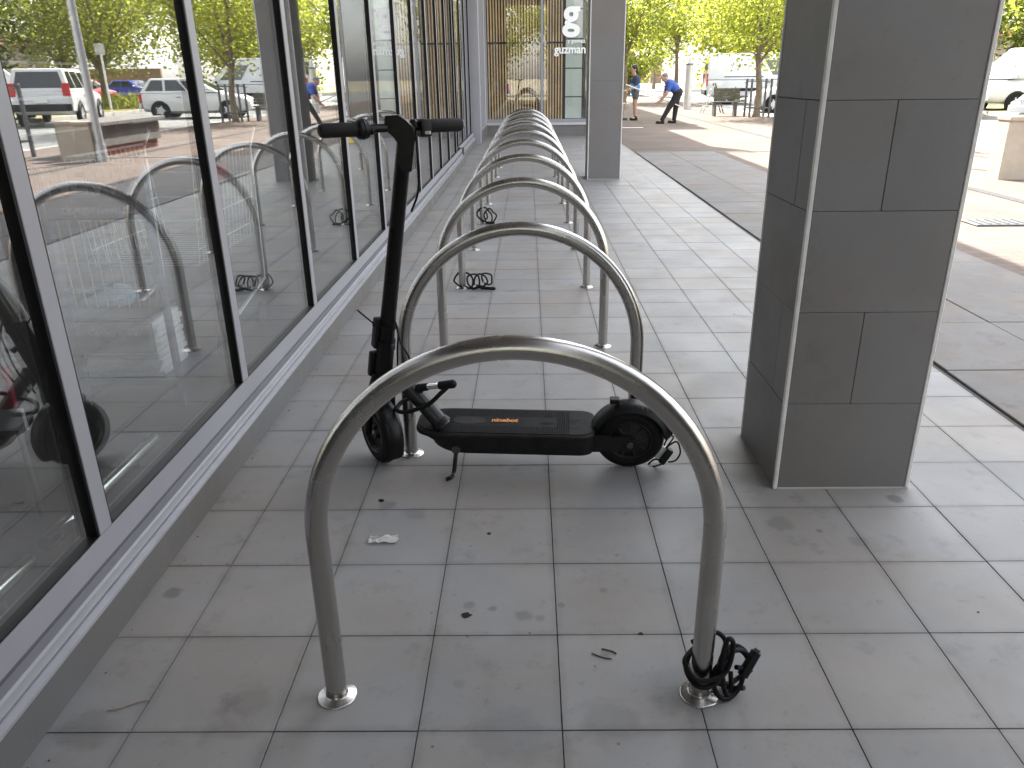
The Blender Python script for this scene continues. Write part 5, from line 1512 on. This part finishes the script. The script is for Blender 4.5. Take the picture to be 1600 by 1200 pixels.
blob('top', [('e', (0, 0, 1.10), (.135, .185, .20)), ('e', (.0, 0, .98), (.135, .175, .16))] + [((.01, s * .17, 1.19), .066, (-.01, s * .20, 1.03), .058) for s in (-1, 1)], 'navy', pa)
blob('top_hem', [('e', (.0, 0, .96), (.150, .190, .19)), ((0, 0, .86), .135, (0, 0, .80), .135)], 'cyan', pa)
blob('shorts', [((.02, s * .085, .84), .10, (.01, s * .087, .66), .088) for s in (-1, 1)], 'short', pa)
for s in (-1, 1):
    blob('shoe', [((.06, s * .09, .035), .042, (-.10, s * .10, .030), .040), ((.03, s * .09, .06), .045, (.03, s * .09, .10), .042)], 'trouser', pa)
bk = thing('broom', 'long handled broom held by the standing person', 'broom', (2.9, 25.6, 0))
b = MB(); b.tube([(3.06, 25.62, .95), (2.99, 25.6, .55), (2.90, 25.58, .06)], .012, 8); b.done('handle', 'twig', bk)
b = MB(); b.box((2.88, 25.58, .02), (.34, .10, .07), None, bevel=.015); b.done('head', 'steel_dark', bk)

# bending sweeper
pb = thing('person', 'bending person in a blue polo shirt and black trousers with a long pole', 'person', (3.96, 23.8, -.026))
HS, q, mt = head_parts((-.10, 0, 1.20), (-.75, -.1, -.66), (-.66, 0, .75))
body = list(HS)
body += [((.02, 0, 1.10), .058, (-.055, 0, 1.155), .052), ('e', (.08, 0, 1.02), (.17, .175, .13), Matrix.Rotation(R(38), 3, 'Y')), ('e', (.26, 0, .86), (.15, .165, .13), Matrix.Rotation(R(50), 3, 'Y'))]
for s, kx, fx_ in ((-1, .02, -.17), (1, .24, .21)):
    body += [((.29, s * .09, .80), .095, (kx + .03, s * .10, .44), .062), ((kx + .03, s * .10, .44), .060, (fx_ + .03, s * .11, .09), .040), ((fx_ + .03, s * .11, .06), .04, (fx_ - .10, s * .12, .035), .032)]
    sh = Vector((.04, s * .17, 1.06)); el = Vector((-.06, s * .22, .80)); wrst = Vector((-.22 + (.10 if s > 0 else 0), s * .10, .62))
    body += [(sh, .054, el, .044), (el, .042, wrst, .029)] + hand_parts(wrst, (-.8, -s * .2, -.5), (-.4, 0, -.8))
blob('body', body, 'skin', pb)
eyes(q, pb)
blob('hair', [('e', q(-.028, 0, .045), (.098, .082, .092), mt)], 'hair_grey', pb)
ry = Matrix.Rotation(R(40), 3, 'Y')
blob('shirt', [('e', (.07, 0, 1.025), (.18, .19, .145), ry), ('e', (.19, 0, .93), (.17, .18, .14), ry)] + [((.04, s * .17, 1.06), .072, (-.02, s * .205, .90), .064) for s in (-1, 1)], 'shirt_blue', pb)
tp = [('e', (.28, 0, .83), (.145, .18, .145), Matrix.Rotation(R(50), 3, 'Y'))]
for s, kx, fx_ in ((-1, .02, -.17), (1, .24, .21)):
    tp += [((.29, s * .09, .80), .112, (kx + .03, s * .10, .44), .078), ((kx + .03, s * .10, .44), .078, (fx_ + .03, s * .11, .10), .060)]
blob('trousers', tp, 'trouser', pb)
for s, fx_ in ((-1, -.17), (1, .21)):
    blob('shoe', [((fx_ + .06, s * .11, .04), .045, (fx_ - .11, s * .12, .032), .042)], 'trouser', pb)
lpz = thing('long_pole', 'long pale pole held low by the bending person', 'pole', (3.6, 23.6, .7))
b = MB(); b.tube([(2.75, 23.66, 1.02), (3.72, 23.72, .66), (4.35, 23.75, .42)], .016, 8); b.done('shaft', 'white', lpz)
b = MB(); b.cyl((2.80, 23.665, 1.0), (3.15, 23.69, .87), .022, None, 10); b.done('grip_sleeve', 'galv', lpz)
